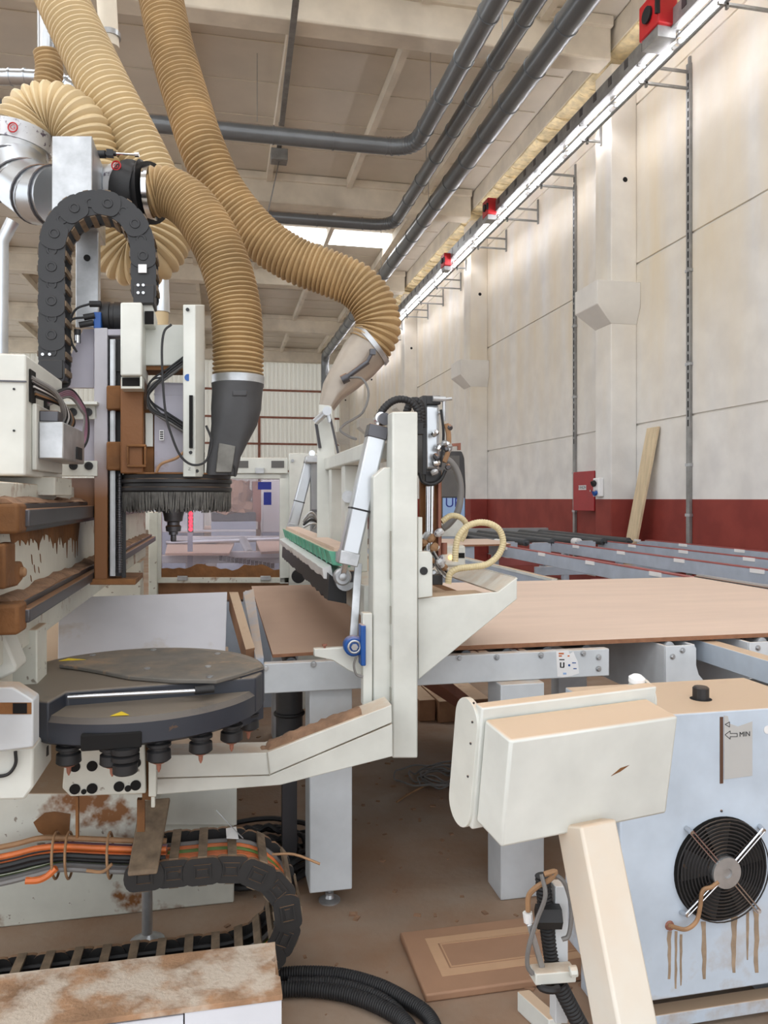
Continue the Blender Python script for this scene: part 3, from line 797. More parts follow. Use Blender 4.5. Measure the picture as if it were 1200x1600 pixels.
# upper motor with connectors
mb = MB(); p = PY(172, 494, 2.86); mb.lathe(p + V(-0.03, 0, 0), (1, 0, 0), [(0.048, 0), (0.05, 0.008), (0.05, 0.03), (0.045, 0.032), (0.045, 0.045), (0.05, 0.047), (0.05, 0.075)], 24); build(mb, 'servo_motor', 'black', t)
mb = MB(); mb.rect(146, 487, 158, 513, 2.80, 0.08); build(mb, 'encoder_block', 'blue', t, 0.003)
for (a, b) in (((131, 496), (148, 493)), ((124, 508), (146, 504)), ((121, 515), (121, 536)), ((140, 475), (158, 475))):
    build(MB().cyl(PY(*a, 2.80), PY(*b, 2.80), 0.011, n=12), 'connector', 'rubber', t)
build(MB().cyl(PY(121, 524, 2.79), PY(121, 536, 2.79), 0.0085, n=12), 'connector_ring', 'chrome', t)
def cable(root, pts, r, mat, name='cable', sub=6):
    return build(MB().tube(spline(pts, sub), r, 7), name, mat, root)
cable(t, YP([(140, 475), (118, 484), (108, 510), (112, 535), (120, 550)], 2.8), 0.004, 'rubber')
cable(t, YP([(131, 496), (112, 500), (106, 520), (116, 545)], 2.79), 0.004, 'rubber')
# cable loom beside the spindle motor
rng = random.Random(5)
for k in range(9):
    o = rng.uniform(-9, 9); q = rng.uniform(-9, 9)
    cable(t, YP([(290, 562 + o), (262, 583 + o), (240, 600 + q), (231, 615 + q), (236, 636 + q), (262, 652 + o), (290, 670 + o)], 2.72 + 0.008 * k), 0.0035, rng.choice(['rubber', 'grey_c', 'tan_c', 'rubber']))
cable(t, YP([(268, 507), (256, 520), (253, 560), (258, 640), (268, 680), (282, 712), (300, 726), (320, 722), (330, 700), (330, 685), (322, 665)], 2.64), 0.004, 'rubber')
cable(t, YP([(244, 738), (252, 725), (275, 716), (290, 704)], 2.70), 0.005, 'tan_c')
# black fishtail nozzle
secs = [(600, 371.5, 38.5, 0.092), (612, 371, 37, 0.09), (640, 369, 36.5, 0.088), (665, 366, 33, 0.085), (690, 358, 28, 0.08), (715, 350, 24, 0.075), (743, 346, 22, 0.07)]
rings = []
for y, c, w, dpt in secs:
    cc = PY(c, y, 2.80); wx = w / 1200 * 2.80 * 1.03; ring = []
    sq = 1.0 if y < 620 else 1.0 + (y - 620) / 123 * 0.35
    for k in range(28):
        a = 2 * pi * k / 28
        ring.append(V(cc.x + wx * max(-1, min(1, sq * math.cos(a))), 2.80 + dpt * max(-1, min(1, sq * math.sin(a))), cc.z))
    rings.append(ring)
nz = build(MB().loft(rings), 'suction_nozzle', 'charcoal', t, smooth=60)
mb = MB(); mb.fp([(342, 692), (368, 697), (362, 738), (337, 738)], 2.713, 0.02); build(mb, 'riveted_patch', 'dull_plate', nz, 0.002)
mb = MB(); mb.rect(363, 610, 386, 619, 2.708, 0.015); build(mb, 'raised_pad', 'charcoal', nz, 0.004)
# brush skirt
bc = PY(276, 760, 2.88); zt = 1.634; R = 0.197
mb = MB(); mb.lathe((bc.x, bc.y, 0), (0, 0, 1), [(0.03, 1.572), (R - .004, 1.572), (R, 1.578), (R, 1.588), (R - .006, 1.592), (R - .006, 1.602), (R, 1.606), (R, 1.616), (R - .006, 1.62), (R - .004, 1.632), (0.03, 1.634)], 56)
sk = build(mb, 'brush_skirt', 'black', t, smooth=30)
mb = MB(); rg = random.Random(2)
for ring_r in (R - 0.004, R - 0.014, R - 0.024):
    for k in range(300):
        a = 2 * pi * (k + rg.random()) / 300; b = a + rg.uniform(-0.03, 0.03); w = 0.0022
        r1 = ring_r - rg.uniform(0.0, 0.012); z1 = 1.572; z0 = 1.508 + rg.uniform(-0.008, 0.014)
        e = V(-math.sin(a), math.cos(a), 0) * w
        p = V(bc.x + ring_r * math.cos(a), bc.y + ring_r * math.sin(a), z1); q = V(bc.x + r1 * math.cos(b), bc.y + r1 * math.sin(b), z0)
        n_ = V(math.cos(a), math.sin(a), 0) * 0.0012
        mb.hexa([p - e - n_, p + e - n_, p + e + n_, p - e + n_, q - e * .6 - n_, q + e * .6 - n_, q + e * .6 + n_, q - e * .6 + n_])
bo = build(mb, 'bristles', 'bristle', sk, smooth=0); bo['kind'] = 'stuff'
mb = MB(); mb.lathe((bc.x, bc.y, 1.634), (0, 0, 1), [(R - 0.01, 0), (R - 0.02, 0.006), (0.05, 0.008)], 40); build(mb, 'skirt_lid', 'brown', sk)
mb = MB(); sp = PY(271, 800, 2.86)
mb.lathe((sp.x, sp.y, 0), (0, 0, 1), [(0.008, 1.395), (0.010, 1.40), (0.010, 1.418), (0.016, 1.42), (0.016, 1.43), (0.026, 1.433), (0.028, 1.45), (0.022, 1.455), (0.022, 1.465), (0.032, 1.47), (0.034, 1.485), (0.038, 1.50), (0.038, 1.52), (0.05, 1.525), (0.05, 1.58)], 24)
build(mb, 'spindle_nose', 'steel_dark', t)
mb = MB(); mb.box(sp.x - 0.06, sp.x + 0.06, sp.y - 0.03, sp.y + 0.03, 1.503, 1.515); build(mb, 'tool_flange', 'black', t, 0.003)
build(MB().tube(spline(YP([(358, 742), (359, 728), (364, 727), (368, 734), (367, 745)], 2.72), 5), 0.003, 6), 'wire_hook', 'rubber', t)

# electrics box on the head
t = empty('electrics_box', PY(20, 745, 2.1), 'white electrics box with grey connector module left of the router head', 'electrics box')
xs = -0.485
build(MB().box(-1.15, xs, 2.1, 2.56, 1.608, 1.918), 'housing', 'cream', t, 0.006)
build(MB().box(-1.16, xs + 0.002, 2.094, 2.1, 1.845, 1.849), 'lid_seam', 'steel_dark', t)
for px, py in ((22, 608), (22, 673)):
    p = PY(px, py, 2.1); build(MB().cyl(p, p - V(0, .003, 0), 0.003, n=8), 'screw', 'rubber', t)
def sidebox(px0, py0, px1, py1, X, d):
    a = PX(px0, py0, X); b = PX(px1, py1, X); return MB().box(X, X + d, min(a.y, b.y), max(a.y, b.y), min(a.z, b.z), max(a.z, b.z))
build(MB().box(xs, xs + 0.012, 2.16, 2.5, 1.625, 1.80), 'module_plate', 'cream', t, 0.003)
build(MB().box(xs + 0.012, xs + 0.075, 2.18, 2.50, 1.655, 1.755), 'connector_module', 'galv', t, 0.004)
build(MB().box(xs + 0.076, xs + 0.079, 2.36, 2.44, 1.665, 1.70), 'module_window', 'print', t)
build(MB().box(xs + 0.012, xs + 0.06, 2.19, 2.25, 1.755, 1.785), 'terminal_block', 'steel_dark', t, 0.003)
build(MB().box(xs + 0.001, xs + 0.004, 2.13, 2.19, 1.80, 1.885), 'cable_opening', 'dark_hole', t)
build(MB().box(xs + 0.001, xs + 0.004, 2.30, 2.36, 1.80, 1.85), 'cable_opening', 'dark_hole', t)
for k in range(8):
    a = V(xs + 0.003, 2.14 + 0.006 * k, 1.865 - 0.006 * k); b = V(xs + 0.045, 2.27 + 0.025 * k, 1.756)
    cable(t, [a, a.lerp(b, 0.4) + V(0.03, 0, 0.015), a.lerp(b, 0.8) + V(0.025, 0, 0.012), b], 0.006, ['grey_c', 'galv', 'rubber', 'white', 'rubber', 'grey_c', 'tan_c', 'rubber'][k])
for k in range(5):
    cable(t, [V(xs + 0.004, 2.33, 1.84 - 0.006 * k), PY(108, 608 + 3 * k, 2.6), PY(128, 630 + 3 * k, 2.66), PY(137 - k, 655, 2.68), PY(136 - 2 * k, 688, 2.68), PY(120, 712 - k, 2.62), V(xs + 0.06, 2.5, 1.68)], 0.005, ['rubber', 'violet_c', 'violet_c', 'violet_c', 'grey_c'][k])
mb = MB(); mb.rect(-60, 745, 86, 774, 2.3, 0.25); build(mb, 'drip_tray', 'cream_worn', t, 0.003)

# ================================================================== ROUTER BRIDGE (long beam with two rails at the left)
t = empty('router_bridge', (-0.7, 3.4, 0), 'long cream machine bridge with two dusty linear rails at the left', 'machine bridge')
BX = -0.5
build(MB().box(-1.0, BX, 1.72, 5.45, 1.16, 1.59), 'beam', 'cream_worn', t, 0.004)
for z0, z1 in ((1.47, 1.54), (1.25, 1.31)):
    build(MB().box(BX, BX + 0.045, 1.9, 5.4, z0, z1), 'rail_bed', 'steel_dark', t, 0.004)
    build(MB().box(BX + 0.045, BX + 0.07, 1.9, 5.4, z0 + 0.014, z1 - 0.014), 'linear_rail', 'steel_dark', t, 0.004)
    rg = random.Random(int(z0 * 100)); mb = MB(); yy = 1.9
    prof = []
    while yy < 5.3:
        h = rg.uniform(0.004, 0.018); w = rg.uniform(0.03, 0.055); prof.append([V(BX, yy, z1), V(BX + w, yy, z1), V(BX + w * 0.6, yy, z1 + h * 0.7), V(BX, yy, z1 + h)]); yy += 0.06
    mb.loft(prof); build(mb, 'sawdust_ridge', 'dirt', t, smooth=60)
    mb = MB(); mb.obox((BX + 0.02, 1.88, (z0 + z1) / 2), (0.04, 0, 0), (0, 0.04, 0), (0, 0, 0.034)); build(mb, 'end_cap', 'brown', t, 0.008)
rg = random.Random(17); q = []; yy = 2.02
while yy < 2.9:
    ln = rg.uniform(0.015, 0.045) + 0.055 * max(0, (yy - 2.25)); q += [V(BX + 0.0005, yy, 1.47 - ln), V(BX + 0.0005, yy + 0.012, 1.47 - ln * rg.uniform(1.1, 1.9)), V(BX + 0.0005, yy + 0.022, 1.47 - ln)]; yy += rg.uniform(0.035, 0.07)
mb = MB(); mb.prism([V(BX + 0.0005, 2.0, 1.47)] + q + [V(BX + 0.0005, 2.95, 1.47)], (0.0015, 0, 0)); build(mb, 'dust_drips', 'brown', t)
for y_, z_, h_ in ((2.22, 1.40, 0.03), (2.25, 1.37, 0.025), (2.32, 1.395, 0.028), (2.30, 1.36, 0.02), (2.21, 1.345, 0.02)):
    mb = MB(); mb.prism([V(BX + 0.0005, y_, z_), V(BX + 0.0005, y_ + 0.008, z_ - 0.004), V(BX + 0.0005, y_ + 0.016, z_ - h_), V(BX + 0.0005, y_ + 0.008, z_ - h_ * .8)], (0.001, 0, 0)); build(mb, 'paint_scrape', 'brown', t)
# hook-shaped stop lug
mb = MB(); mb.prism([V(BX + 0.005, 1.83, 1.45), V(BX + 0.005, 1.92, 1.45), V(BX + 0.005, 1.92, 1.405), V(BX + 0.005, 1.98, 1.40), V(BX + 0.005, 2.01, 1.38), V(BX + 0.005, 1.99, 1.355), V(BX + 0.005, 1.94, 1.345), V(BX + 0.005, 1.83, 1.35)], (0.03, 0, 0)); build(mb, 'stop_lug', 'brown', t, 0.006)
build(MB().lathe((BX + 0.035, 1.965, 1.375), (1, 0, 0), [(0.012, 0), (0.012, 0.008), (0.008, 0.012)], 12), 'stop_bolt', 'tan_c', t)
build(MB().box(BX + 0.001, BX + 0.02, 1.74, 1.83, 1.0, 1.45), 'end_strip', 'brown', t, 0.004)
build(MB().box(BX - 0.3, BX - 0.02, 2.0, 2.12, 0.84, 1.16), 'bridge_post', 'cream_worn', t, 0.004)
build(MB().box(BX - 0.1, BX + 0.02, 2.2, 2.32, 0.84, 1.20), 'bridge_post', 'cream_worn', t, 0.004)
build(MB().box(BX - 0.3, BX + 0.02, 4.9, 5.1, 0.56, 1.16), 'bridge_post', 'cream_worn', t, 0.004)
build(MB().box(-1.25, -0.3, 2.5, 5.4, 0.80, 0.85), 'bed_plate', 'cream_worn', t, 0.004)

# cream panel lying behind the carousel
mb = MB(); a = [PY(92, 934, 3.45), PY(355, 925, 3.45), PY(352, 1030, 3.1), PY(90, 1045, 3.1)]
mb.prism(a, (0, 0.02, -0.004)); 
tag(build(mb, 'chute_panel', 'pale_sheet', None, 0.002), 'plain pale sheet metal panel sloping behind the dark tool carousel', 'panel')
mb = MB(); a = [PY(358, 925, 3.44), PY(372, 925, 3.44), PY(398, 1012, 2.99), PY(384, 1015, 2.99)]
t = empty('side_rail', PY(372, 1000, 3.0), 'narrow dusty wooden rail strip between pale panel and left board', 'rail')
mb.prism(a, (0, 0, -0.08)); build(mb, 'strip', 'wood_dk', t)
mb = MB(); mb.prism([PY(380, 925, 3.9), PY(396, 920, 3.9), PY(412, 1028, 2.88), PY(400, 1030, 2.88)], (0, 0, -0.05)); build(mb, 'channel', 'frame_grey', t)

# ================================================================== TOOL CAROUSEL
CXc, CYc, CR = -0.228, 2.30, 0.352
t = empty('tool_carousel', (CXc, CYc, 0.9), 'dark round tool changer carousel with collet holders hanging below its rim', 'tool carousel')
mb = MB(); mb.lathe((CXc, CYc, 0), (0, 0, 1), [(CR - 0.02, 0.944), (CR, 0.955), (CR, 1.005), (CR - 0.012, 1.018), (0.02, 1.018)], 72); build(mb, 'disc', 'carousel', t, smooth=30)
# raised back part of the housing, cut along a chord
def inside_arc(a0, a1, n, r, z): return [V(CXc + r * math.cos(a0 + (a1 - a0) * k / n), CYc + r * math.sin(a0 + (a1 - a0) * k / n), z) for k in range(n + 1)]
pa = PZ(104, 1082, 1.052); pb = PZ(398, 1060, 1.052); pcn = PZ(86, 1122, 1.01)
aa = math.atan2(pb.y - CYc, pb.x - CXc); ab = math.atan2(pcn.y - CYc, pcn.x - CXc)
if ab < aa: ab += 2 * pi
poly = inside_arc(aa, ab, 40, CR + 0.002, 0.955) + [V(pa.x, pa.y, 0.955)]
mb = MB(); mb.prism(poly, (0, 0, 0.1)); build(mb, 'raised_housing', 'carousel', t, 0.006)
plate = [PZ(x, y, 1.068) for x, y in ((92, 1038), (118, 1030), (180, 1018), (240, 1012), (300, 1013), (360, 1021), (404, 1034), (411, 1040), (375, 1052), (338, 1062), (265, 1061), (200, 1056), (150, 1046), (120, 1041))]
mb = MB(); mb.prism([p - V(0, 0, 0.012) for p in plate], (0, 0, 0.012)); build(mb, 'cover_plate', 'carousel_plate', t, 0.003)
mb = MB(); mb.prism([PZ(411, 1040, 1.06), PZ(411.5, 1046, 1.06), PZ(376, 1057, 1.06), PZ(375, 1052, 1.06)], (0, 0, -0.14)); build(mb, 'plate_skirt', 'carousel', t)
for x, y in ((240, 1016), (230, 1045), (325, 1042), (328, 1058), (145, 1024), (340, 1022)):
    p = PZ(x, y, 1.068); build(MB().lathe(p, (0, 0, 1), [(0.009, 0), (0.009, 0.003), (0.006, 0.004)], 14), 'plate_screw', 'galv', t)
build(MB().cyl(PZ(106, 1089, 1.045), PZ(310, 1079, 1.045), 0.005, n=10), 'gas_rod', 'chrome', t)
build(MB().cyl(PZ(304, 1079, 1.045), PZ(334, 1076, 1.045), 0.011, n=12), 'rod_grip', 'rubber', t)
mb = MB(); p = PZ(188, 1116, 1.0195); mb.prism([p + V(-0.022, -0.012, 0), p + V(0.022, -0.012, 0), p + V(0, 0.024, 0)], (0, 0, 0.0008)); build(mb, 'warning_triangle', 'yellow', t)
mb = MB(); p = PZ(110, 1031, 1.0685); mb.prism([p + V(-0.03, -0.012, 0), p + V(0.045, -0.008, 0), p + V(-0.01, 0.024, 0)], (0, 0, 0.0008)); build(mb, 'warning_triangle', 'yellow', t)
# tool holders
def tool():
    mb = MB(); mb.lathe((0, 0, 0), (0, 0, -1), [(0.02, -0.02), (0.02, 0.0), (0.03, 0.003), (0.03, 0.01), (0.023, 0.013), (0.023, 0.018), (0.029, 0.022), (0.03, 0.043), (0.024, 0.048)], 20); return proto(mb, 'tool_holder', 'rubber')
TL = tool()
mbn = MB(); mbn.lathe((0, 0, -0.047), (0, 0, -1), [(0.017, 0), (0.015, 0.006), (0.006, 0.010), (0.005, 0.022), (0.0015, 0.03)], 14); TB = proto(mbn, 'cutter', 'rust')
for k in range(18):
    a = 2 * pi * (k + 0.2) / 18; r = CR - 0.035
    p = V(CXc + r * math.cos(a), CYc + r * math.sin(a), 0.944)
    h = inst(TL, 'tool_holder', t, loc=p)
    c = bpy.data.objects.new('cutter', TB); COL.objects.link(c); c.parent = h
# pick-up opening in the rim with the waiting tool
a = PY(186, 1140, CYc - CR + 0.02)
mb = MB(); mb.box(a.x - 0.085, a.x + 0.055, CYc - CR - 0.004, CYc - CR + 0.1, 0.945, 0.985); build(mb, 'pickup_opening', 'dark_hole', t, 0.004)
mb = MB(); mb.lathe((a.x + 0.015, CYc - CR + 0.015, 0), (0, 0, 1), [(0.025, 0.88), (0.03, 0.884), (0.03, 0.905), (0.024, 0.909), (0.034, 0.915), (0.034, 0.925), (0.028, 0.928), (0.034, 0.932), (0.034, 0.945), (0.018, 0.947), (0.018, 0.972)], 22); build(mb, 'waiting_tool', 'rubber', t)

# carousel bracket with holes
t = empty('carousel_bracket', PY(165, 1245, 2.25), 'perforated cream bracket plate with black holes under the tool carousel', 'bracket')
mb = MB(); mb.fp([(103, 1160), (226, 1160), (228, 1240), (110, 1245), (97, 1232)], 2.28, 0.03); build(mb, 'plate', 'cream_worn', t, 0.004)
for x, y, r in ((117, 1198, 8), (144, 1197, 8), (186, 1194, 8), (212, 1192, 8), (117, 1233, 8), (144, 1232, 8), (186, 1229, 8), (212, 1227, 8), (131, 1237, 4), (200, 1232, 5)):
    p = PY(x, y, 2.279); build(MB().cyl(p, p - V(0, 0.0015, 0), r / 1200 * 2.2, n=18), 'bore', 'dark_hole', t)
mb = MB(); mb.rect(232, 1148, 244, 1245, 2.27, 0.05); mb.rect(236, 1245, 242, 1262, 2.275, 0.02); build(mb, 'end_strip', 'cream_worn', t, 0.002)
mb = MB(); mb.rect(222, 1158, 236, 1250, 2.31, 0.12); build(mb, 'stiffener', 'brown', t)
for a_, b_, c_, d_ in ((118, 1245, 122, 1310), (214, 1250, 226, 1300)):
    mb = MB(); mb.rect(a_, b_, c_, d_, 2.33, 0.02); build(mb, 'hanger', 'brown', t)

# white housing at the left edge
t = empty('changer_housing', PY(20, 1250, 1.9), 'white sheet metal housing with a slot at the far left edge', 'housing')
mb = MB(); mb.fp([(-80, 1072), (20, 1074), (52, 1094), (52, 1168), (-80, 1184)], 1.86, 0.06); build(mb, 'front_cover', 'white_blue', t, 0.004)
mb = MB(); mb.rect(-60, 1098, 49, 1116, 1.858, 0.003); build(mb, 'slot', 'brown', t)
mb = MB(); mb.rect(20, 1099, 42, 1115, 1.8565, 0.003); build(mb, 'slot_opening', 'dark_hole', t)
mb = MB(); mb.fp([(-80, 1176), (52, 1168), (52, 1230), (38, 1250), (-80, 1252)], 1.93, 0.2); build(mb, 'lower_cover', 'cream', t, 0.006)
mb = MB(); mb.fp([(-80, 940), (0, 980), (25, 1040), (25, 1050), (-80, 1100)], 1.95, 0.1); build(mb, 'sloping_guard', 'cream', t, 0.006)
cable(t, YP([(-10, 1214), (12, 1210), (24, 1194), (24, 1174)], 1.92), 0.004, 'rubber')

# machine base
t = empty('machine_base', (-0.6, 3.0, 0), 'large cream machine base with peeling brown patches at lower left', 'machine base')
mb = MB(); mb.fp([(-120, 1240), (240, 1240), (240, 1300), (200, 1312), (60, 1318), (60, 1340), (-120, 1342)], 2.62, 0.6); build(mb, 'base_box', 'cream_worn', t, 0.004)
mb = MB(); mb.rect(245, 1205, 370, 1290, 2.95, 0.4); build(mb, 'base_step', 'cream', t, 0.004)
mb = MB(); mb.fp([(52, 1285), (70, 1270), (85, 1268), (110, 1272), (108, 1300), (106, 1320), (88, 1320), (74, 1308), (60, 1300)], 2.618, 0.003); build(mb, 'peeled_patch', 'brown', t)
for x in (-1.1, -0.6, -0.25):
    mb = MB(); mb.lathe((x, 2.78 if x > -0.4 else 3.08, 0), (0, 0, 1), [(0.06, 0), (0.06, 0.015), (0.03, 0.03), (0.018, 0.04), (0.018, 0.45)], 16); build(mb, 'levelling_foot', 'galv', t)
mb = MB(); mb.box(-1.4, 0.05, 3.0, 5.3, 0.0, 0.55); build(mb, 'plinth', 'cream_worn', t, 0.006)

# ================================================================== LOWER ENERGY CHAIN
t = empty('energy_chain', (-0.2, 2.5, 0), 'dusty black cable chain curling back on the floor at lower left', 'cable chain')
Yf, W = 2.42, 0.22
zc1, zc0 = 0.405, 0.052; rad = (zc1 - zc0) / 2; xc = 0.01
raw = [V(-0.27, Yf, zc1), V(xc, Yf, zc1)]
for k in range(1, 24): 
    a = pi / 2 - pi * k / 24; raw.append(V(xc + rad * math.cos(a) * 1.15, Yf, zc0 + rad + rad * math.sin(a)))
raw += [V(xc, Yf, zc0), V(-1.3, Yf, zc0)]
path = resample(raw, 0.086)
lay_chain(t, path, chain_link(0.086, 0.084, W, 'black_dusty', 'chain_slat', 0.014, True))
fullp = resample(spline(path, 3), 0.03)
rg = random.Random(11)
for k in range(11):
    dy = 0.03 + 0.016 * k; off = rg.uniform(-0.02, 0.022)
    pts = []
    for i, p in enumerate(fullp):
        q = fullp[min(i + 1, len(fullp) - 1)] - fullp[max(i - 1, 0)]; nrm = V(q.z, 0, -q.x).normalized()
        pts.append(p + V(0, dy, 0) + nrm * -off)
    build(MB().tube(pts, 0.0085, 6), 'cable', ['orange_c', 'grey_c', 'orange_c', 'rubber', 'green_c', 'orange_c', 'grey_c', 'green_c', 'orange_c', 'grey_c', 'rubber'][k], t)
# end bracket plate
mb = MB(); mb.prism([PY(199, 1370, 2.36), PY(246, 1366, 2.36), PY(266, 1252, 2.62), PY(219, 1256, 2.62)], (0, 0.004, 0.012)); build(mb, 'end_bracket', 'chain_slat', t, 0.004)
# loom that runs from the chain to the left
t = empty('cable_loom', PY(100, 1350, 2.45), 'thick bundle of orange, green and grey cables tied together at left', 'cables')
cols = ['orange_c', 'orange_c', 'green_c', 'grey_c', 'rubber', 'tan_c', 'orange_c', 'grey_c', 'violet_c', 'rubber', 'green_c', 'tan_c', 'grey_c', 'orange_c']
for k in range(14):
    a = k * 2.4; r = 0.008 + 0.0042 * k
    dy, dz = r * math.cos(a), r * math.sin(a) * 0.8
    base = [(-40, 1362), (20, 1350), (60, 1340), (100, 1334), (150, 1336), (205, 1338), (260, 1338)]
    cable(t, [PY(x, y, 2.5) + V(0, dy, dz * (1.25 if i < 3 else 1.0)) for i, (x, y) in enumerate(base)], 0.0085, cols[k])
for px in (88, 108, 172):
    p = PY(px, 1336, 2.5); mb = MB(); mb.torus(p, (1, 0, 0.05), 0.066, 0.004, 24, 6); build(mb, 'cable_tie', 'tan_c', t)
cable(t, YP([(40, 1376), (60, 1375), (75, 1368), (88, 1356)], 2.44), 0.010, 'orange_c')
cable(t, YP([(175, 1350), (160, 1362), (135, 1360)], 2.43), 0.005, 'tan_c')

# sawdust-covered clutter on the floor
t = empty('floor_clamp', PZ(80, 1420, 0), 'dust covered clamp foot on the floor behind the cable chain', 'clamp')
p = PZ(80, 1425, 0)
build(MB().lathe(p, (0, 0, 1), [(0.07, 0), (0.06, 0.02), (0.03, 0.03), (0.018, 0.05), (0.018, 0.16)], 14), 'foot', 'dirt', t)
mb = MB(); mb.obox(p + V(-0.06, -0.02, 0.03), (0.07, -0.02, 0), (0.012, 0.03, 0), (0, 0, 0.02)); build(mb, 'jaw', 'dirt', t, 0.006)

# chipboard crate in the foreground
t = empty('chipboard_box', (-0.5, 2.14, 0), 'low box with dusty chipboard top and white melamine front at lower left corner', 'box')
mb = MB(); top = [V(-1.4, 2.02, 0.238), V(0.158, 2.02, 0.238), V(0.158, 2.10, 0.238), V(0.146, 2.11, 0.238), V(0.150, 2.16, 0.238), V(0.140, 2.18, 0.238), V(0.152, 2.2, 0.238), V(0.156, 2.267, 0.238), V(-1.4, 2.267, 0.238)]
mb.prism(top, (0, 0, 0.014)); build(mb, 'chipboard_top', 'chip', t, 0.001)
build(MB().box(-0.09, 0.156, 2.024, 2.04, 0, 0.236), 'front_panel', 'melamine', t, 0.001)
build(MB().box(-1.4, -0.094, 2.03, 2.045, 0, 0.228), 'front_panel', 'melamine', t, 0.001)
build(MB().box(0.138, 0.156, 2.042, 2.26, 0, 0.236), 'side_panel', 'chip', t)
build(MB().box(-1.4, 0.136, 2.24, 2.26, 0, 0.236), 'back_panel', 'chip', t)

# black corrugated conduits on the floor
for pts, lab in (([(418, 1526), (470, 1521), (530, 1524), (590, 1540), (640, 1566), (672, 1592), (690, 1640)], 'thicker black corrugated conduit on the floor beside the chipboard box'),
                 ([(428, 1546), (490, 1546), (550, 1556), (604, 1578), (638, 1604), (650, 1650)], 'nearer black corrugated conduit lying under the thicker one on the floor')):
    o = build(hose_mesh([PZ(x, y, 0.024) for x, y in pts], 0.023, 0.0085, 16, 0.12), 'corrugated_conduit', 'rubber'); tag(o, lab, 'conduit')
o = build(hose_mesh([PZ(x, y, 0.02) for x, y in [(450, 1536), (520, 1536), (580, 1552), (622, 1580), (645, 1620)]], 0.018, 0.0085, 12, 0.1), 'corrugated_conduit', 'rubber'); tag(o, 'thinnest black conduit squeezed between two thicker ones on the floor', 'conduit')

# MDF cabinet door on the floor
t = empty('cabinet_door', (0.98, 2.45, 0), 'brown mdf cabinet door with routed rectangle lying on the floor', 'cabinet door')
X0, X1, Y0, Y1 = 0.615, 1.30, 2.28, 2.63
build(MB().box(X0, X1, Y0, Y1, 0.0, 0.026), 'slab', 'mdf_door', t, 0.006)
def ringbox(mb, x0, x1, y0, y1, w, z0, z1):
    mb.box(x0, x1, y0, y0 + w, z0, z1); mb.box(x0, x1, y1 - w, y1, z0, z1); mb.box(x0, x0 + w, y0 + w, y1 - w, z0, z1); mb.box(x1 - w, x1, y0 + w, y1 - w, z0, z1); return mb
build(ringbox(MB(), X0 + .075, X1 - .075, Y0 + .075, Y1 - .06, .036, .026, .028), 'routed_profile', 'mdf_light', t, 0.001)
build(ringbox(MB(), X0 + .117, X1 - .117, Y0 + .117, Y1 - .1, .004, .026, .0285), 'inner_bead', 'mdf_light', t)

# ================================================================== CONVEYOR TABLE AND BOARDS
t = empty('mdf_board', (2.2, 4.0, 0.946), 'large plain mdf board lying on the rollers right of the gantry', 'board')
build(MB().box(0.86, 3.42, 2.90, 5.08, 0.952, 0.969), 'core', 'mdf_edge', t)
build(MB().box(0.8605, 3.4195, 2.9005, 5.0795, 0.969, 0.9705), 'face', 'mdf', t)
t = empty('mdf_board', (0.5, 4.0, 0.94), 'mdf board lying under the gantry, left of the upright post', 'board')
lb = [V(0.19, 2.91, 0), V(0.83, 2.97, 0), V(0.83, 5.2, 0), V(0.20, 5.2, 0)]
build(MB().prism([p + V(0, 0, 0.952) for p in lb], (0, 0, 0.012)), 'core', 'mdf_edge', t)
build(MB().prism([p + V(0, 0, 0.964) for p in lb], (0, 0, 0.0015)), 'face', 'mdf_shaded', t)

t = empty('roller_table', (0.85, 3.9, 0), 'white roller table with bolted front beam and square legs under the boards', 'roller table')
build(MB().box(0.155, 1.535, 2.845, 2.885, 0.834, 0.944), 'front_beam', 'white_blue', t, 0.004)
build(MB().box(0.155, 1.535, 5.1, 5.14, 0.834, 0.944), 'rear_beam', 'white_blue', t, 0.004)
roll = MB(); roll.lathe((0, 2.89, 0), (0, 1, 0), [(0.012, -0.0), (0.012, 0.01), (0.026, 0.012), (0.026, 2.19), (0.012, 2.192), (0.012, 2.2)], 16); roll = proto(roll, 'roller', 'roller_dk')
for k in range(8):
    inst(roll, 'roller', t, loc=V(0.26 + 0.172 * k, 0, 0.924))
for px, py in ((717, 1028), (776, 1027), (845, 1024), (911, 1021), (935, 1027), (935, 1045), (490, 1038), (415, 1044), (655, 1031)):
    inst(BOLT, 'bolt', t, loc=PY(px, py, 2.845))
lg = MB(); lg.box(0.325, 0.487, 2.87, 3.02, 0.07, 0.834); build(lg, 'leg', 'white_blue', t, 0.005)
build(MB().lathe((0.41, 2.94, 0), (0, 0, 1), [(0.042, 0), (0.042, 0.006), (0.02, 0.014), (0.014, 0.026), (0.016, 0.026), (0.016, 0.034), (0.008, 0.035), (0.008, 0.08)], 18), 'levelling_foot', 'galv', t)
build(MB().box(1.055, 1.235, 2.80, 2.95, 0.0, 0.833), 'leg', 'white_blue', t, 0.005)
build(MB().box(0.325, 0.487, 4.95, 5.1, 0.0, 0.834), 'leg', 'white_blue', t, 0.005)
build(MB().box(1.05, 1.21, 4.95, 5.1, 0.0, 0.834), 'leg', 'white_blue', t, 0.005)
build(MB().bar(V(0.85, 3.15, 0.80), V(1.40, 4.2, 0.35), 0.09, 0.05), 'diagonal_brace', 'rust', t, 0.003)
mb = MB(); 
for k in range(9): mb.cyl((0.95 + 0.07 * k, 3.3, 0.80), (0.95 + 0.07 * k, 4.9, 0.80), 0.003, n=5)
for k in range(20): mb.cyl((0.95, 3.3 + 0.08 * k, 0.80), (1.52, 3.3 + 0.08 * k, 0.80), 0.003, n=5)
build(mb, 'wire_mesh', 'rust', t)
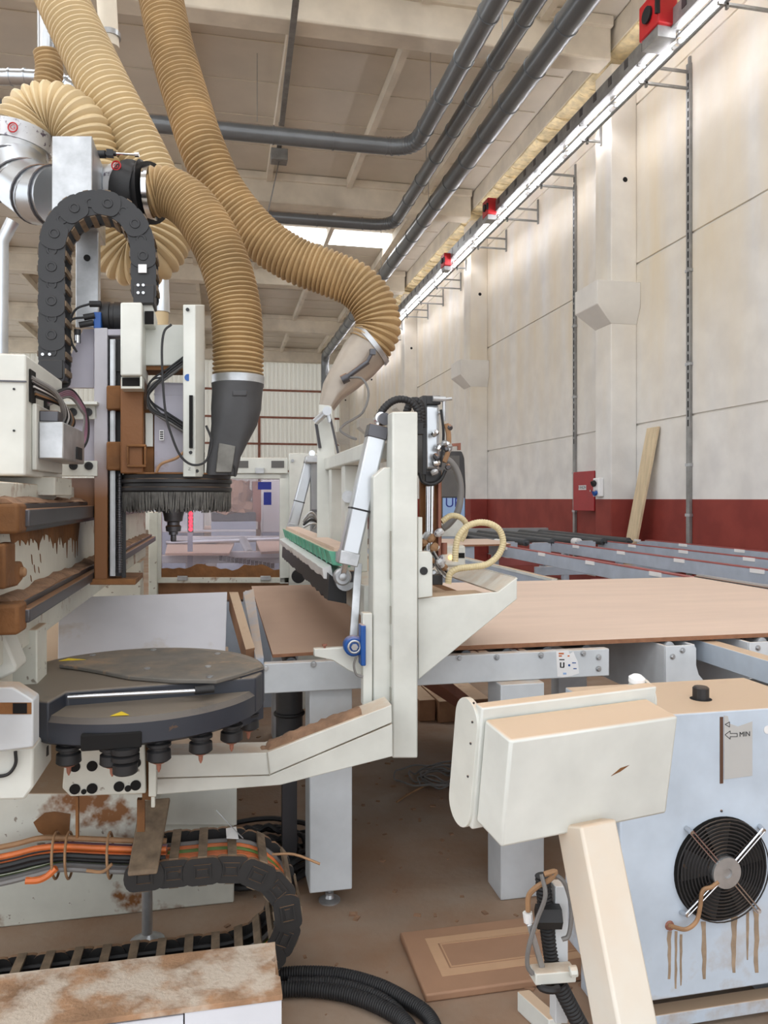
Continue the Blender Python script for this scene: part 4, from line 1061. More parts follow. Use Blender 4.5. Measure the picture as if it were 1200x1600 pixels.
# sticker on the beam
mb = MB(); mb.fp([(869, 1018), (888, 1016), (890, 1022), (896, 1018), (899, 1026), (903, 1034), (905, 1052), (893, 1056), (880, 1058), (871, 1057)], 2.8445, 0.001); st = build(mb, 'sticker', 'white', t)
for (x, y, w_, h_, m) in ((873, 1020, 8, 2.5, 'orange_c'), (873, 1024, 5, 2, 'orange_c'), (874, 1030, 8, 1.5, 'print'), (875, 1035, 2, 8, 'print'), (880, 1035, 2, 8, 'print'), (876, 1042, 5, 1.5, 'print'), (887, 1024, 3, 2, 'orange_c'), (888, 1038, 3, 3, 'blue'), (894, 1035, 6, 1.5, 'blue'), (896, 1044, 5, 1.5, 'blue'), (880, 1051, 5, 3, 'skyblue')):
    mb = MB(); mb.rect(x, y, x + w_, y + h_, 2.8438, 0.0007); build(mb, 'sticker_mark', m, st)

# separate roller stands at the right
def stand(x0, x1, lab, bolts, y1=4.9):
    t = empty('roller_stand', ((x0 + x1) / 2, 3.5, 0), lab, 'roller stand')
    mb = MB(); mb.prism([V(x0, 2.84, 0.945), V(x1 - 0.012, 2.84, 0.945), V(x1, 2.84, 0.93), V(x1, 2.84, 0.86), V(x1 + 0.012, 2.84, 0.82), V(x1 + 0.04, 2.84, 0.79), V(x0, 2.84, 0.79)], (0, 0.008, 0))
    build(mb, 'end_plate', 'white_blue', t, 0.002)
    build(MB().box(x0, x0 + 0.012, 2.85, y1, 0.70, 0.945), 'side_plate', 'white_blue', t, 0.003)
    build(MB().box(x1 - 0.012, x1, 2.85, y1, 0.70, 0.945), 'side_plate', 'white_blue', t, 0.003)
    mb = MB(); mb.lathe(((x0 + x1) / 2 - 0.02, 2.87, 0.928), (0, 1, 0), [(0.012, 0), (0.012, 0.02), (0.024, 0.022), (0.024, 0.12), (0.021, 0.125), (0.021, 0.14), (0.024, 0.145), (0.024, 1.9)], 16)
    build(mb, 'roller', 'roller_lt', t)
    mb = MB(); mb.lathe(((x0 + x1) / 2 - 0.02, 2.992, 0.928), (0, 1, 0), [(0.0215, 0), (0.0245, 0.004), (0.0215, 0.008), (0.0245, 0.012), (0.0215, 0.016)], 16); build(mb, 'drive_belt', 'rubber', t)
    build(MB().box(x0 + 0.02, x1 - 0.02, 3.0, 3.12, 0.0, 0.70), 'leg', 'white_blue', t, 0.004)
    build(MB().box(x0 + 0.02, x1 - 0.02, y1 - 0.15, y1 - 0.03, 0.0, 0.70), 'leg', 'white_blue', t, 0.004)
    for dx, dz in bolts: inst(BOLT, 'bolt', t, loc=V(x0 + dx, 2.84, dz))
    return t
stand(1.785, 1.925, 'white roller stand with two bolts left of the sloping bar, under the board edge', ((0.03, 0.90), (0.075, 0.924)))
stand(2.175, 2.42, 'white roller stand under the board edge at the right border', ((0.04, 0.92), (0.2, 0.92)))
t = empty('transfer_beam', (2.06, 3.4, 0), 'white dust-topped beam coming out between the two roller stands at right', 'beam')
build(MB().box(2.005, 2.075, 2.15, 4.9, 0.855, 0.942), 'beam', 'white_blue_dusty', t, 0.003)
build(MB().box(2.01, 2.07, 2.18, 2.24, 0, 0.855), 'leg', 'white_blue', t, 0.003)
build(MB().box(2.01, 2.07, 4.8, 4.86, 0, 0.855), 'leg', 'white_blue', t, 0.003)

# ================================================================== FEED GANTRY
t = empty('feed_gantry', PY(632, 1185, 2.6), 'cream steel gantry post with sloping arm, side trough and tilting cylinders', 'gantry')
YG = 2.55
mb = MB(); mb.rect(613, 643, 653, 1185, YG, 0.10); build(mb, 'post', 'cream', t, 0.006)
mb = MB(); mb.fp([(583, 745), (600, 730), (611, 730), (611, 1098), (583, 1106)], YG + 0.03, 0.09); build(mb, 'side_post', 'cream', t, 0.005)
for y0, y1 in ((830, 905), (948, 975), (1010, 1030), (1075, 1095)):
    mb = MB(); mb.rect(610.5, y0, 613.5, y1, YG + 0.012, 0.02); build(mb, 'weld_seam', 'weld', t)
mb = MB(); mb.rect(567, 958, 582, 1103, YG + 0.02, 0.04); build(mb, 'bearing_tube', 'cream', t, 0.003)
# sloping arm
mb = MB(); mb.fp([(245, 1180), (417, 1176), (612, 1101), (613, 1129), (421, 1211), (245, 1216)], 2.42, 0.11); build(mb, 'arm', 'cream', t, 0.003)
mb = MB(); mb.fp([(245, 1217), (421, 1212), (613, 1131), (614, 1182), (438, 1227), (245, 1242)], 2.425, 0.10); build(mb, 'arm_stiffener', 'cream', t, 0.003)
for a in ((420, 1175), (422, 1210)): pass
mb = MB(); mb.bar(PY(417.5, 1176, 2.418), PY(421.5, 1211, 2.418), 0.004, 0.004); build(mb, 'weld_seam', 'weld', t)
# dust heap on the arm
rg = random.Random(4); rings = []
for k in range(26):
    s = k / 25; px = 404 + (566 - 404) * s; 
    py = (1178 if px < 417 else 1176 - (px - 417) * 75 / 195) - 0.5
    p = PY(px, py, 2.43); h = 0.012 * math.sin(pi * min(1, s * 3 + .1) * 0.5) + rg.uniform(0, 0.007); w = 0.085 + rg.uniform(-0.01, 0.01)
    rings.append([p, p + V(0, 0.02, h), p + V(0, w * .6, h * 1.1), p + V(0, w, h * .6), p + V(0, w + .01, 0), p + V(0, w * .5, -0.004)])
build(MB().loft(rings), 'sawdust_heap', 'dirt', t, smooth=60)
# wing and trough
YW = 2.60
mb = MB(); mb.fp([(653, 935), (778, 925), (808, 902), (808, 936), (654, 1062)], YW, 0.012); build(mb, 'trough_end', 'cream', t, 0.003)
a = PY(778, 925, YW); b = PY(808, 902, YW); c = PY(654, 935, YW); d = PY(808, 936, YW)
YE = 5.2
mb = MB(); mb.prism([a + V(0, .012, 0), b + V(0, .012, 0), b + V(0.008, .012, -0.006), a + V(0.008, .012, -0.008)], (0, YE - YW, 0)); build(mb, 'trough_side', 'cream', t)
mb = MB(); mb.prism([b + V(-.004, .012, 0), b + V(0, .012, 0), d + V(0, .012, 0), d + V(-.004, .012, 0)], (0, YE - YW, 0)); build(mb, 'trough_outer', 'cream', t)
mb = MB(); mb.box(c.x, a.x - 0.12, YW + .012, YE, a.z - 0.03, a.z - 0.022); mb.box(a.x - 0.12, a.x, YW + .012, YW + 0.25, a.z - 0.03, a.z - 0.022); build(mb, 'trough_floor', 'wood_dk', t)
mb = MB(); mb.box(a.x - 0.12, a.x, YW + .25, YE, a.z - 0.06, a.z - 0.052); build(mb, 'trough_slot', 'brown', t)
# small plates on the post
mb = MB(); mb.fp([(653, 862), (672, 862), (676, 868), (676, 932), (653, 935)], YG + 0.02, 0.05); bp = build(mb, 'valve_plate', 'cream', t, 0.003)
p = PY(662, 892, YG + 0.019); build(MB().cyl(p, p - V(0, .003, 0), 0.014, n=20), 'black_plug', 'rubber', bp)
mb = MB(); mb.rect(653, 808, 660, 862, YG + 0.03, 0.05); build(mb, 'guide_plate', 'cream', t, 0.002)
# blue bearing and bracket
mb = MB(); mb.fp([(564, 977), (572, 977), (572, 1041), (564, 1041)], YG - 0.01, 0.05); bb = build(mb, 'pillow_block', 'blue', t, 0.004)
p = PY(553, 1010, YG + 0.01); mb = MB(); mb.lathe(p, (0, -1, 0), [(0.034, -0.03), (0.034, 0.0), (0.028, 0.006)], 24); mb.box(p.x, p.x + 0.03, p.y, p.y + 0.03, p.z - 0.03, p.z + 0.03); build(mb, 'bearing_housing', 'blue', bb)
mb = MB(); mb.torus(p - V(0, .008, 0), (0, 1, 0), 0.020, 0.004, 24, 8); mb.lathe(p, (0, -1, 0), [(0.012, 0), (0.012, 0.016)], 6); build(mb, 'bearing_ring', 'galv', bb)
cable(t, YP([(556, 1027), (553, 1040), (557, 1054), (567, 1058)], YG), 0.004, 'grey_c')
mb = MB(); mb.fp([(491, 1014), (538, 1012), (566, 1030), (568, 1056), (545, 1048), (520, 1032), (491, 1026)], YG + 0.06, 0.03); build(mb, 'pivot_bracket', 'cream', t, 0.003)
p = PY(507, 1013, YG + 0.07); build(MB().lathe(p - V(0, 0, 0.004), (0, 0, 1), [(0.004, 0), (0.004, 0.012), (0.009, 0.013), (0.009, 0.018)], 12), 'stop_screw', 'rust', t)
# frame running back along the table
gx0, gx1 = 0.50, 0.62
for z0, z1, ye in ((1.69, 1.75, 4.05), (1.12, 1.24, 5.3)):
    build(MB().box(gx0, gx1, YG + 0.15, ye, z0, z1), 'long_beam', 'cream', t, 0.006)
for y in (3.2, 3.6, 3.96): build(MB().box(gx0 + 0.01, gx1 - 0.01, y, y + 0.09, 1.24, 1.69), 'upright', 'cream', t, 0.004)
# tilting cylinders: near and far
def cylinder(p0, p1, s, root):
    p0, p1 = Vector(p0), Vector(p1); d = (p1 - p0).normalized(); L = (p1 - p0).length
    side = d.cross(V(0, 1, 0)).normalized()
    mb = MB(); mb.obox((p0 + p1) / 2, d * L * 0.40, side * 0.033 * s, V(0, 0.033 * s, 0)); o = build(mb, 'cylinder_body', 'alu', root, 0.008 * s)
    mb = MB(); mb.obox(p0 + d * L * 0.07, d * L * 0.045, side * 0.035 * s, V(0, 0.035 * s, 0)); build(mb, 'end_cap', 'galv', o, 0.004)
    mb = MB(); mb.obox(p0 + d * L * 0.93, d * L * 0.045, side * 0.035 * s, V(0, 0.035 * s, 0)); build(mb, 'end_cap', 'steel_dark', o, 0.004)
    mb = MB(); mb.cyl(p0 + d * L * 0.975, p1 + d * L * 0.03, 0.011 * s, n=12); mb.lathe(p1 + d * L * 0.03 - V(0, .02, 0), (0, 1, 0), [(0.02 * s, 0), (0.02 * s, 0.04)], 14); build(mb, 'rod_eye', 'chrome', o)
    mb = MB(); mb.obox(p0 + d * L * 0.40, d * L * 0.006, side * 0.0345 * s, V(0, 0.0345 * s, 0)); build(mb, 'strap', 'rubber', o)
    return o
cylinder(PY(540, 888, 2.66), PY(592, 660, 2.66), 1.0, t)
cylinder(PY(455, 832, 5.25), PY(486, 712, 5.25), 1.05, t)
mb = MB(); mb.cyl(PY(580, 760, 2.70), PY(597, 668, 2.70), 0.012, n=10); mb.cyl(PY(571, 800, 2.7), PY(596, 672, 2.7), 0.006, n=8); build(mb, 'air_line', 'rubber', t)
mb = MB(); mb.fp([(578, 752), (592, 762), (588, 768), (584, 768), (578, 780)], 2.66, 0.004); build(mb, 'tin_tab', 'galv', t)
p = PY(600, 655, 2.64); mb = MB(); mb.cyl(p, p + V(0.05, 0.05, 0), 0.016, n=12); mb.lathe(p - V(0, .015, 0), (0, 1, 0), [(0.022, 0), (0.022, 0.03)], 14); build(mb, 'pivot_pin', 'steel_dark', t)
# roller brush beam with green guard
gxa = 0.44
mb = MB(); mb.prism([V(gxa - 0.045, 2.86, 1.355), V(gxa + 0.03, 2.86, 1.345), V(gxa + 0.04, 2.86, 1.29), V(gxa - 0.03, 2.86, 1.30)], (0, 2.2, 0)); gr = build(mb, 'green_guard', 'green', t, 0.003)
for k in range(14):
    y = 2.95 + 0.15 * k; mb = MB(); mb.prism([V(gxa - 0.048, y, 1.352), V(gxa - 0.048, y + 0.012, 1.352), V(gxa - 0.034, y + 0.03, 1.300), V(gxa - 0.034, y + 0.018, 1.300)], (-0.004, 0, 0)); build(mb, 'guard_rib', 'green', gr)
mb = MB(); mb.prism([V(gxa - 0.02, 2.88, 1.365), V(gxa + 0.06, 2.88, 1.365), V(gxa + 0.06, 2.88, 1.345), V(gxa - 0.02, 2.88, 1.352)], (0, 2.2, 0)); build(mb, 'felt_strip', 'mdf', gr)
mb = MB(); mb.cyl((gxa + 0.01, 2.8, 1.245), (gxa + 0.01, 5.06, 1.245), 0.036, n=20); build(mb, 'brush_roller', 'alu', t)
mb = MB(); rg = random.Random(9); prev = 2.86; rings = []
for k in range(45):
    y = 2.84 + 0.05 * k; h = rg.uniform(0.0, 0.014); rings.append([V(gxa - 0.045, y, 1.27), V(gxa + 0.02, y, 1.215), V(gxa + 0.02, y, 1.15 + h), V(gxa - 0.05, y, 1.165 + h)])
mb.loft(rings); build(mb, 'rubber_curtain', 'rubber', t)
mb = MB(); rings = []
for k in range(40):
    y = 2.9 + 0.055 * k; h = rg.uniform(0.0, 0.012); rings.append([V(gxa - 0.062 - h * .5, y, 1.285), V(gxa - 0.03, y, 1.295), V(gxa - 0.02, y, 1.24), V(gxa - 0.058, y, 1.245 + h)])
mb.loft(rings); build(mb, 'foil_strip', 'white', t, smooth=50)
p = PY(535, 901, 2.76)
mb = MB(); mb.lathe(p + V(0, .02, 0), (0, -1, 0), [(0.032, 0), (0.032, 0.03), (0.026, 0.034), (0.026, 0.028), (0.014, 0.028), (0.014, 0.042), (0.006, 0.044)], 24); build(mb, 'roller_bearing', 'galv', t)
mb = MB(); mb.bar(p, PY(541, 872, 2.74), 0.02, 0.03, (0, 1, 0)); mb.cyl(PY(533, 876, 2.735), PY(546, 876, 2.735), 0.008, n=8); build(mb, 'crank_lever', 'chrome', t, 0.003)
mb = MB(); mb.rect(536, 892, 558, 910, 2.79, 0.03); build(mb, 'bearing_bracket', 'steel_dark', t, 0.003)
mb = MB(); mb.bar(PY(560, 880, 2.70), PY(552, 1000, 2.62), 0.028, 0.008, (0, 1, 0)); build(mb, 'link_bar', 'galv', t, 0.002)
mb = MB(); mb.rect(525, 862, 533, 876, 2.84, 0.02); build(mb, 'guard_end', 'galv', t)

# extraction cone + fishtail hood over the gantry
t = empty('extraction_hood', PC(520, 850, 3.95), 'steel cone and flat cream hood joining the long hose to the gantry', 'hood')
def ell(cx, cy, d, ax, ay, rz, k=24, sq=1.0):
    """ring around pixel centre; ax,ay = screen unit vector * half width in px; rz = half depth (m)"""
    c = PC(cx, cy, d); cr = V(CT, -ST, 0); fw = V(ST, CT, 0); out = []
    e = (cr * ax - V(0, 0, 1) * ay) * d / F
    for i in range(k):
        a = 2 * pi * i / k; ca = max(-1, min(1, sq * math.cos(a))); sa = max(-1, min(1, sq * math.sin(a)))
        out.append(c + e * ca + fw * (rz * sa))
    return out
rings = [ell(580, 540, 4.0, 22, 27, 0.115), ell(572, 549, 4.0, 22, 27, 0.115), ell(560, 563, 4.0, 23, 25, 0.112), ell(540, 588, 3.98, 19, 18, 0.10, sq=1.1), ell(520, 612, 3.96, 14, 10, 0.09, sq=1.25), ell(510, 638, 3.95, 10, 2, 0.085, sq=1.35)]
cn = build(MB().loft(rings), 'cone', 'dusty_galv', t, smooth=60)
rings = [ell(584, 536, 4.0, 24, 29, 0.124), ell(579, 542, 4.0, 24, 29, 0.124)]
build(MB().loft(rings), 'hose_clamp', 'galv', cn)
rings = [ell(510, 636, 3.95, 10, 1, 0.085, sq=1.35), ell(512, 700, 3.95, 13, 0, 0.14, sq=1.4), ell(518, 780, 3.95, 17, 0, 0.22, sq=1.4), ell(524, 846, 3.95, 21, 0, 0.30, sq=1.4)]
build(MB().loft(rings), 'fishtail', 'cream', t, smooth=40)
mb = MB(); mb.cyl(PC(538, 592, 3.84), PC(575, 565, 3.84), 0.014, n=12); mb.cyl(PC(574, 565, 3.84), PC(583, 548, 3.84), 0.009, n=10); mb.box(*[c for i in range(3) for c in (PC(582, 550, 3.84)[i] - .014, PC(582, 550, 3.84)[i] + .014)]); mb.cyl(PC(534, 594, 3.84), PC(544, 589, 3.84), 0.024, n=12)
build(mb, 'gate_cylinder', 'steel_dark', cn)
mb = MB(); mb.cyl(PC(492, 660, 3.8), PC(512, 642, 3.8), 0.018, n=12); mb.cyl(PC(511, 642, 3.8), PC(511, 642, 3.72), 0.022, n=14); mb.cyl(PC(512, 642, 3.8), PC(516, 660, 3.8), 0.012, n=10); build(mb, 'swivel_link', 'alu', t)
mb = MB(); mb.cyl(PC(516, 652, 3.8), PC(541, 765, 3.7), 0.006, n=8); mb.cyl(PC(494, 662, 3.8), PC(500, 700, 3.8), 0.008, n=8); build(mb, 'tie_rod', 'steel_dark', t)
mb = MB(); mb.cyl(PC(544, 776, 3.4), PC(544, 776, 3.2), 0.026, n=16); mb.bar(PC(544, 776, 3.3), PC(556, 760, 3.3), 0.03, 0.06); build(mb, 'rod_bearing', 'galv', t)
cable(t, [PC(545, 590, 3.84), PC(566, 592, 3.8), PC(576, 615, 3.75), PC(566, 645, 3.7), PC(540, 662, 3.6), PC(532, 672, 3.5), PC(545, 682, 3.3), PC(556, 686, 3.2)], 0.006, 'grey_c', 'air_hose')
# adjustment column behind
t = empty('far_actuator', PC(490, 860, 5.4), 'grey aluminium actuator column at the far end of the gantry', 'actuator')
mb = MB(); mb.rect(487, 722, 501, 905, 5.15, 0.1); build(mb, 'profile', 'steel_grey', t, 0.004)
mb = MB(); mb.rect(478, 712, 502, 724, 5.13, 0.12); build(mb, 'head', 'galv', t, 0.01)
for k in range(4):
    cable(t, [PY(474, 812 + 4 * k, 5.1), PY(486, 800 + 6 * k, 5.08), PY(494, 810 + 3 * k, 5.1), PY(490, 826, 5.12)], 0.008, ['galv', 'grey_c', 'rubber', 'galv'][k])
mb = MB(); mb.rect(487, 796, 503, 800, 5.14, 0.02); build(mb, 'sensor_clip', 'steel_dark', t)

# ================================================================== PRESS UNIT BEHIND THE POST
t = empty('press_unit', PY(680, 905, 2.85), 'pneumatic press unit with silver cylinder and chrome rods behind the post', 'press unit')
YU = 2.82
mb = MB(); p = PY(674, 690, YU); mb.rect(663, 632, 688, 735, YU, 0.075); build(mb, 'cylinder_body', 'alu', t, 0.014)
mb = MB(); mb.rect(660, 618, 667, 742, YU - 0.005, 0.09); build(mb, 'sensor_strip', 'black', t, 0.002)
for a_, b_, c_, d_ in ((663, 618, 689, 632), (664, 735, 690, 754)):
    mb = MB(); mb.rect(a_, b_, c_, d_, YU - 0.003, 0.085); build(mb, 'end_cap', 'black', t, 0.004)
mb = MB(); mb.cyl(PY(676, 623, YU - .01), PY(696, 624, YU - .01), 0.011, n=10); mb.cyl(PY(696, 624, YU - .01), PY(706, 623, YU - .01), 0.006, n=8); mb.cyl(PY(694, 626, YU - .01), PY(694, 658, YU - .01), 0.007, n=8); mb.cyl(PY(684, 645, YU), PY(695, 645, YU), 0.006, n=8); build(mb, 'air_fitting', 'galv', t)
rg = random.Random(21)
for k in range(12):
    a = PY(rg.uniform(678, 702), rg.uniform(662, 738), YU - 0.03); mb = MB(); mb.lathe(a, (rg.uniform(-1, 1), rg.uniform(-1, 0), rg.uniform(-1, 1)), [(0.009, -0.014), (0.012, -0.006), (0.012, 0.008), (0.008, 0.014)], 8); build(mb, 'coupling', rg.choice(['galv', 'steel_dark', 'chrome']), t)
cable(t, YP([(697, 662), (701, 680), (700, 705), (694, 722)], YU - .03), 0.010, 'tan_c', 'copper_pipe')
cable(t, YP([(655, 738), (660, 752), (674, 757), (688, 750), (696, 735)], YU - .02), 0.007, 'rubber', 'air_hose')
cable(t, YP([(689, 640), (693, 680), (688, 730)], YU - .03), 0.005, 'rubber', 'air_hose')
mb = MB(); mb.rect(657, 735, 690, 880, YU + 0.06, 0.02); build(mb, 'back_plate', 'brown', t)
for px, r in ((675, 0.009), (668, 0.006), (671, 0.005)):
    mb = MB(); mb.cyl(PY(px, 745 if px == 675 else 760, YU + .02), PY(px - 1, 860, YU + .02), r, n=12); build(mb, 'guide_rod', 'chrome', t)
mb = MB(); mb.rect(685, 740, 689, 880, YU + .03, 0.03); build(mb, 'side_rail', 'rust', t)
for k in range(16):
    a = PY(rg.uniform(662, 692), rg.uniform(832, 905), YU + rg.uniform(-.03, .03)); mb = MB(); mb.lathe(a, (rg.uniform(-1, 1), rg.uniform(-.6, .6), rg.uniform(-1, 1)), [(0.010, -0.018), (0.015, -0.01), (0.015, 0.008), (0.007, 0.018)], 8); build(mb, 'coupling', rg.choice(['galv', 'tape', 'chrome', 'tan_c']), t)
mb = MB(); mb.rect(676, 898, 692, 914, YU - 0.03, 0.09); build(mb, 'valve_block', 'black', t, 0.003)
mb = MB(); mb.rect(690, 852, 728, 886, YU + 0.1, 0.12); build(mb, 'junction_box', 'cream', t, 0.01)
mb = MB(); mb.rect(716, 864, 726, 872, YU + 0.098, 0.004); build(mb, 'box_window', 'dark_hole', t)
p = PY(704, 871, YU + 0.098); build(MB().lathe(p, (0, -1, 0), [(0.009, 0), (0.007, 0.008)], 12), 'indicator_lamp', 'lamp_amber', t)
mb = MB(); mb.cyl(PY(694, 848, YU + .05), PY(694, 866, YU + .05), 0.012, n=12); build(mb, 'copper_stub', 'rust', t)
for k in range(4):
    cable(t, YP([(676, 858 + 5 * k), (684, 872 + 6 * k), (694, 884 + 6 * k), (700, 892 + 4 * k)], YU - .01), 0.004, ['galv', 'rubber', 'grey_c', 'galv'][k])
mb = MB(); mb.rect(648, 660, 661, 676, YU - .04, 0.05); mb.rect(646, 676, 664, 678, YU - .05, 0.06); build(mb, 'hose_bracket', 'black', t)

def thing_tube(name, pts, r, mat, lab, cat, n=12, ribs=None):
    if ribs: o = build(hose_mesh(pts, r, ribs, 14, 0.1), name, mat)
    else: o = build(MB().tube(spline(pts, 8), r, n), name, mat)
    return tag(o, lab, cat)
thing_tube('air_hose', YP([(591, 668), (594, 648), (606, 632), (622, 624), (640, 627), (652, 640), (655, 660)], 2.74), 0.014, 'rubber', 'black hose arching over the top of the gantry post, left loop', 'hose', ribs=0.012)
thing_tube('air_hose', YP([(634, 648), (640, 632), (649, 626), (658, 636), (660, 668)], 2.80), 0.015, 'rubber', 'short black hose bending behind the gantry post top, right loop', 'hose', ribs=0.012)
thing_tube('air_hose', YP([(688, 716), (704, 722), (716, 742), (720, 770), (715, 800), (702, 818), (692, 826)], 2.95), 0.014, 'grey_c', 'grey hose bowing in front of the dark glass cabinet', 'hose')
thing_tube('glue_hose', YP([(700, 912), (703, 897), (714, 889), (735, 886), (760, 882), (778, 868), (786, 848), (780, 828), (764, 818), (745, 817), (728, 824), (716, 840), (712, 858), (711, 878)], 2.74), 0.0125, 'beige_hose', 'beige ribbed hose making a full loop above the trough', 'hose', ribs=0.009)
thing_tube('glue_hose', YP([(690, 815), (704, 806), (718, 808), (728, 818), (726, 834), (720, 845)], 2.86), 0.0115, 'beige_hose', 'short beige hose bend left of the full hose loop', 'hose', ribs=0.009)

# ================================================================== OPERATOR CONSOLE
def proj(p):
    d = Vector(p) - CAM; zc = d.x * ST + d.y * CT; xc = d.x * CT - d.y * ST
    return CX + F * xc / zc, HY - F * d.z / zc
yaw = math.radians(11.2); tl_ = math.radians(9)
rx = V(math.cos(yaw), math.sin(yaw), 0); fy = V(-math.sin(yaw), math.cos(yaw), 0)
uz = V(0, 0, 1) * math.cos(tl_) - fy * math.sin(tl_); bk = fy * math.cos(tl_) + V(0, 0, 1) * math.sin(tl_)
P0 = PC(798, 1157, 1.42)
w = 0.2
while proj(P0 + rx * w)[0] < 1060: w += 0.002
h = 0.1
while proj(P0 - uz * h)[1] < 1325: h += 0.002
t = empty('operator_console', (0.82, 1.3, 0), 'white back of an operator console on a slanted square post at front right', 'console')
def lp(r, u, b): return P0 + rx * r + uz * u + bk * b
def lbox(mb, r0, r1, u0, u1, b0, b1):
    vs = [lp(r0, u0, b0), lp(r1, u0, b0), lp(r1, u1, b0), lp(r0, u1, b0), lp(r0, u0, b1), lp(r1, u0, b1), lp(r1, u1, b1), lp(r0, u1, b1)]; return mb.hexa(vs)
bx = build(lbox(MB(), 0, w, -h, 0, 0, 0.095), 'rear_cover', 'cream_dusty', t, 0.006)
mb = MB(); c = lp(w * 0.66, -h * 0.46, -0.0006); mb.prism([c + rx * -0.022 - uz * 0.008, c + rx * 0.0 - uz * 0.002, c + rx * 0.022 + uz * 0.009, c + uz * 0.006], (0, 0.0008, 0)); build(mb, 'scratch', 'brown', bx)
pn = build(lbox(MB(), -0.006, w + 0.03, -h - 0.02, 0.022, 0.098, 0.125), 'panel_casing', 'cream_dusty', t, 0.004)
# rounded left end plate of the casing
mb = MB(); pts = []
hw = 0.045; cu = (-h - 0.034 + 0.022) / 2; hl = (h + 0.056) / 2
for k in range(13):
    a = pi * k / 12; pts.append((0.145 + hw * math.cos(a), cu + hl - hw + hw * math.sin(a) * 1.0))
for k in range(13):
    a = pi + pi * k / 12; pts.append((0.145 + hw * math.cos(a), cu - hl + hw + hw * math.sin(a) * 1.0))
mb.prism([lp(-0.012, u, b) for b, u in pts], rx * 0.012); build(mb, 'end_plate', 'cream', t, 0.001)
mb = MB(); mb.prism([lp(w + 0.03, u, b) for b, u in pts], rx * 0.008); build(mb, 'end_plate', 'cream', t, 0.001)
build(lbox(MB(), 0, w + 0.03, -h, -0.004, 0.125, 0.16), 'front_face', 'frame_grey', t, 0.003)
mb = MB(); c = lp(w + 0.01, 0.018, 0.14); mb.lathe(c, tuple(uz), [(0.018, 0), (0.018, 0.01), (0.010, 0.016)], 16); build(mb, 'corner_knob', 'white', t)
for u in (-0.015, -0.06, -0.13, 0.025): 
    c = lp(-0.0125, u, 0.118); build(MB().lathe(c, tuple(-rx), [(0.0025, 0), (0.0025, 0.002)], 8), 'rivet', 'steel_dark', t)
# post
a = PC(918, 1300, 1.52); b = PC(976, 1600, 1.42); d = (b - a); b2 = a + d * (a.z / (a.z - b.z))
mb = MB(); mb.bar(a + d * -0.06, b2, 0.086, 0.086, tuple(fy)); build(mb, 'post', 'post_dust', t, 0.006)
build(MB().box(b2.x - 0.1, b2.x + 0.1, b2.y - 0.1, b2.y + 0.1, 0, 0.012), 'base_plate', 'cream', t, 0.003)

# energy pipe and small linkage left of the console post
t = empty('console_cable_set', PZ(850, 1590, 0), 'black ribbed cable conduit, grey wires and clamp beside the console post', 'cables')
build(hose_mesh([PC(848, 1368, 2.05), PC(853, 1430, 2.05), PC(862, 1500, 2.05), PC(868, 1545, 2.02)], 0.021, 0.010, 14, 0.14), 'ribbed_conduit', 'rubber', t)
build(hose_mesh([PC(872, 1535, 2.0), PC(890, 1570, 2.0), PC(912, 1612, 2.0)], 0.022, 0.010, 14, 0.14), 'ribbed_conduit', 'rubber', t)
mb = MB(); mb.cyl(PC(838, 1432, 2.02), PC(876, 1432, 2.02), 0.03, n=6); build(mb, 'conduit_nut', 'rubber', t)
mb = MB(); mb.cyl(PC(824, 1426, 2.0), PC(826, 1440, 2.0), 0.013, n=10); build(mb, 'cable_gland', 'white', t)
mb = MB(); mb.bar(PC(826, 1440, 2.0), PC(846, 1508, 2.0), 0.03, 0.015); build(mb, 'sensor_arm', 'galv', t, 0.003)
mb = MB(); mb.bar(PC(832, 1523, 1.98), PC(895, 1518, 2.0), 0.045, 0.03); mb.cyl(PC(890, 1518, 1.97), PC(902, 1517, 1.97), 0.014, n=10); build(mb, 'clamp_bar', 'cream', t, 0.003)
mb = MB(); mb.torus(PC(857, 1542, 1.97), (0.1, 0.2, 1), 0.022, 0.009, 20, 8); build(mb, 'rubber_ring', 'rubber', t)
cable(t, [PC(825, 1424, 2.0), PC(826, 1400, 2.0), PC(840, 1385, 2.0), PC(858, 1375, 2.0), PC(868, 1362, 2.0), PC(850, 1366, 2.0)], 0.007, 'tan_c', 'wire')
cable(t, [PC(846, 1366, 2.0), PC(852, 1400, 1.98), PC(838, 1440, 1.98), PC(826, 1480, 1.97), PC(824, 1508, 1.97), PC(832, 1522, 1.97)], 0.006, 'grey_c', 'wire')
cable(t, [PC(860, 1362, 2.0), PC(882, 1380, 2.0), PC(893, 1420, 2.0), PC(889, 1460, 2.0), PC(878, 1468, 2.0)], 0.006, 'grey_c', 'wire')
mb = MB(); mb.rect(868, 1385, 888, 1600, 1.9, 0.04); build(mb, 'mount_strut', 'white_blue', t, 0.003)
mb = MB(); mb.obox(PZ(842, 1585, 0.03), (0.02, 0.0, 0), (-0.02, 0.07, 0), (0, 0, 0.03)); tag(build(mb, 'floor_profile', 'cream_dusty', None, 0.003), 'short white metal profile lying on the floor below the console cables', 'profile')

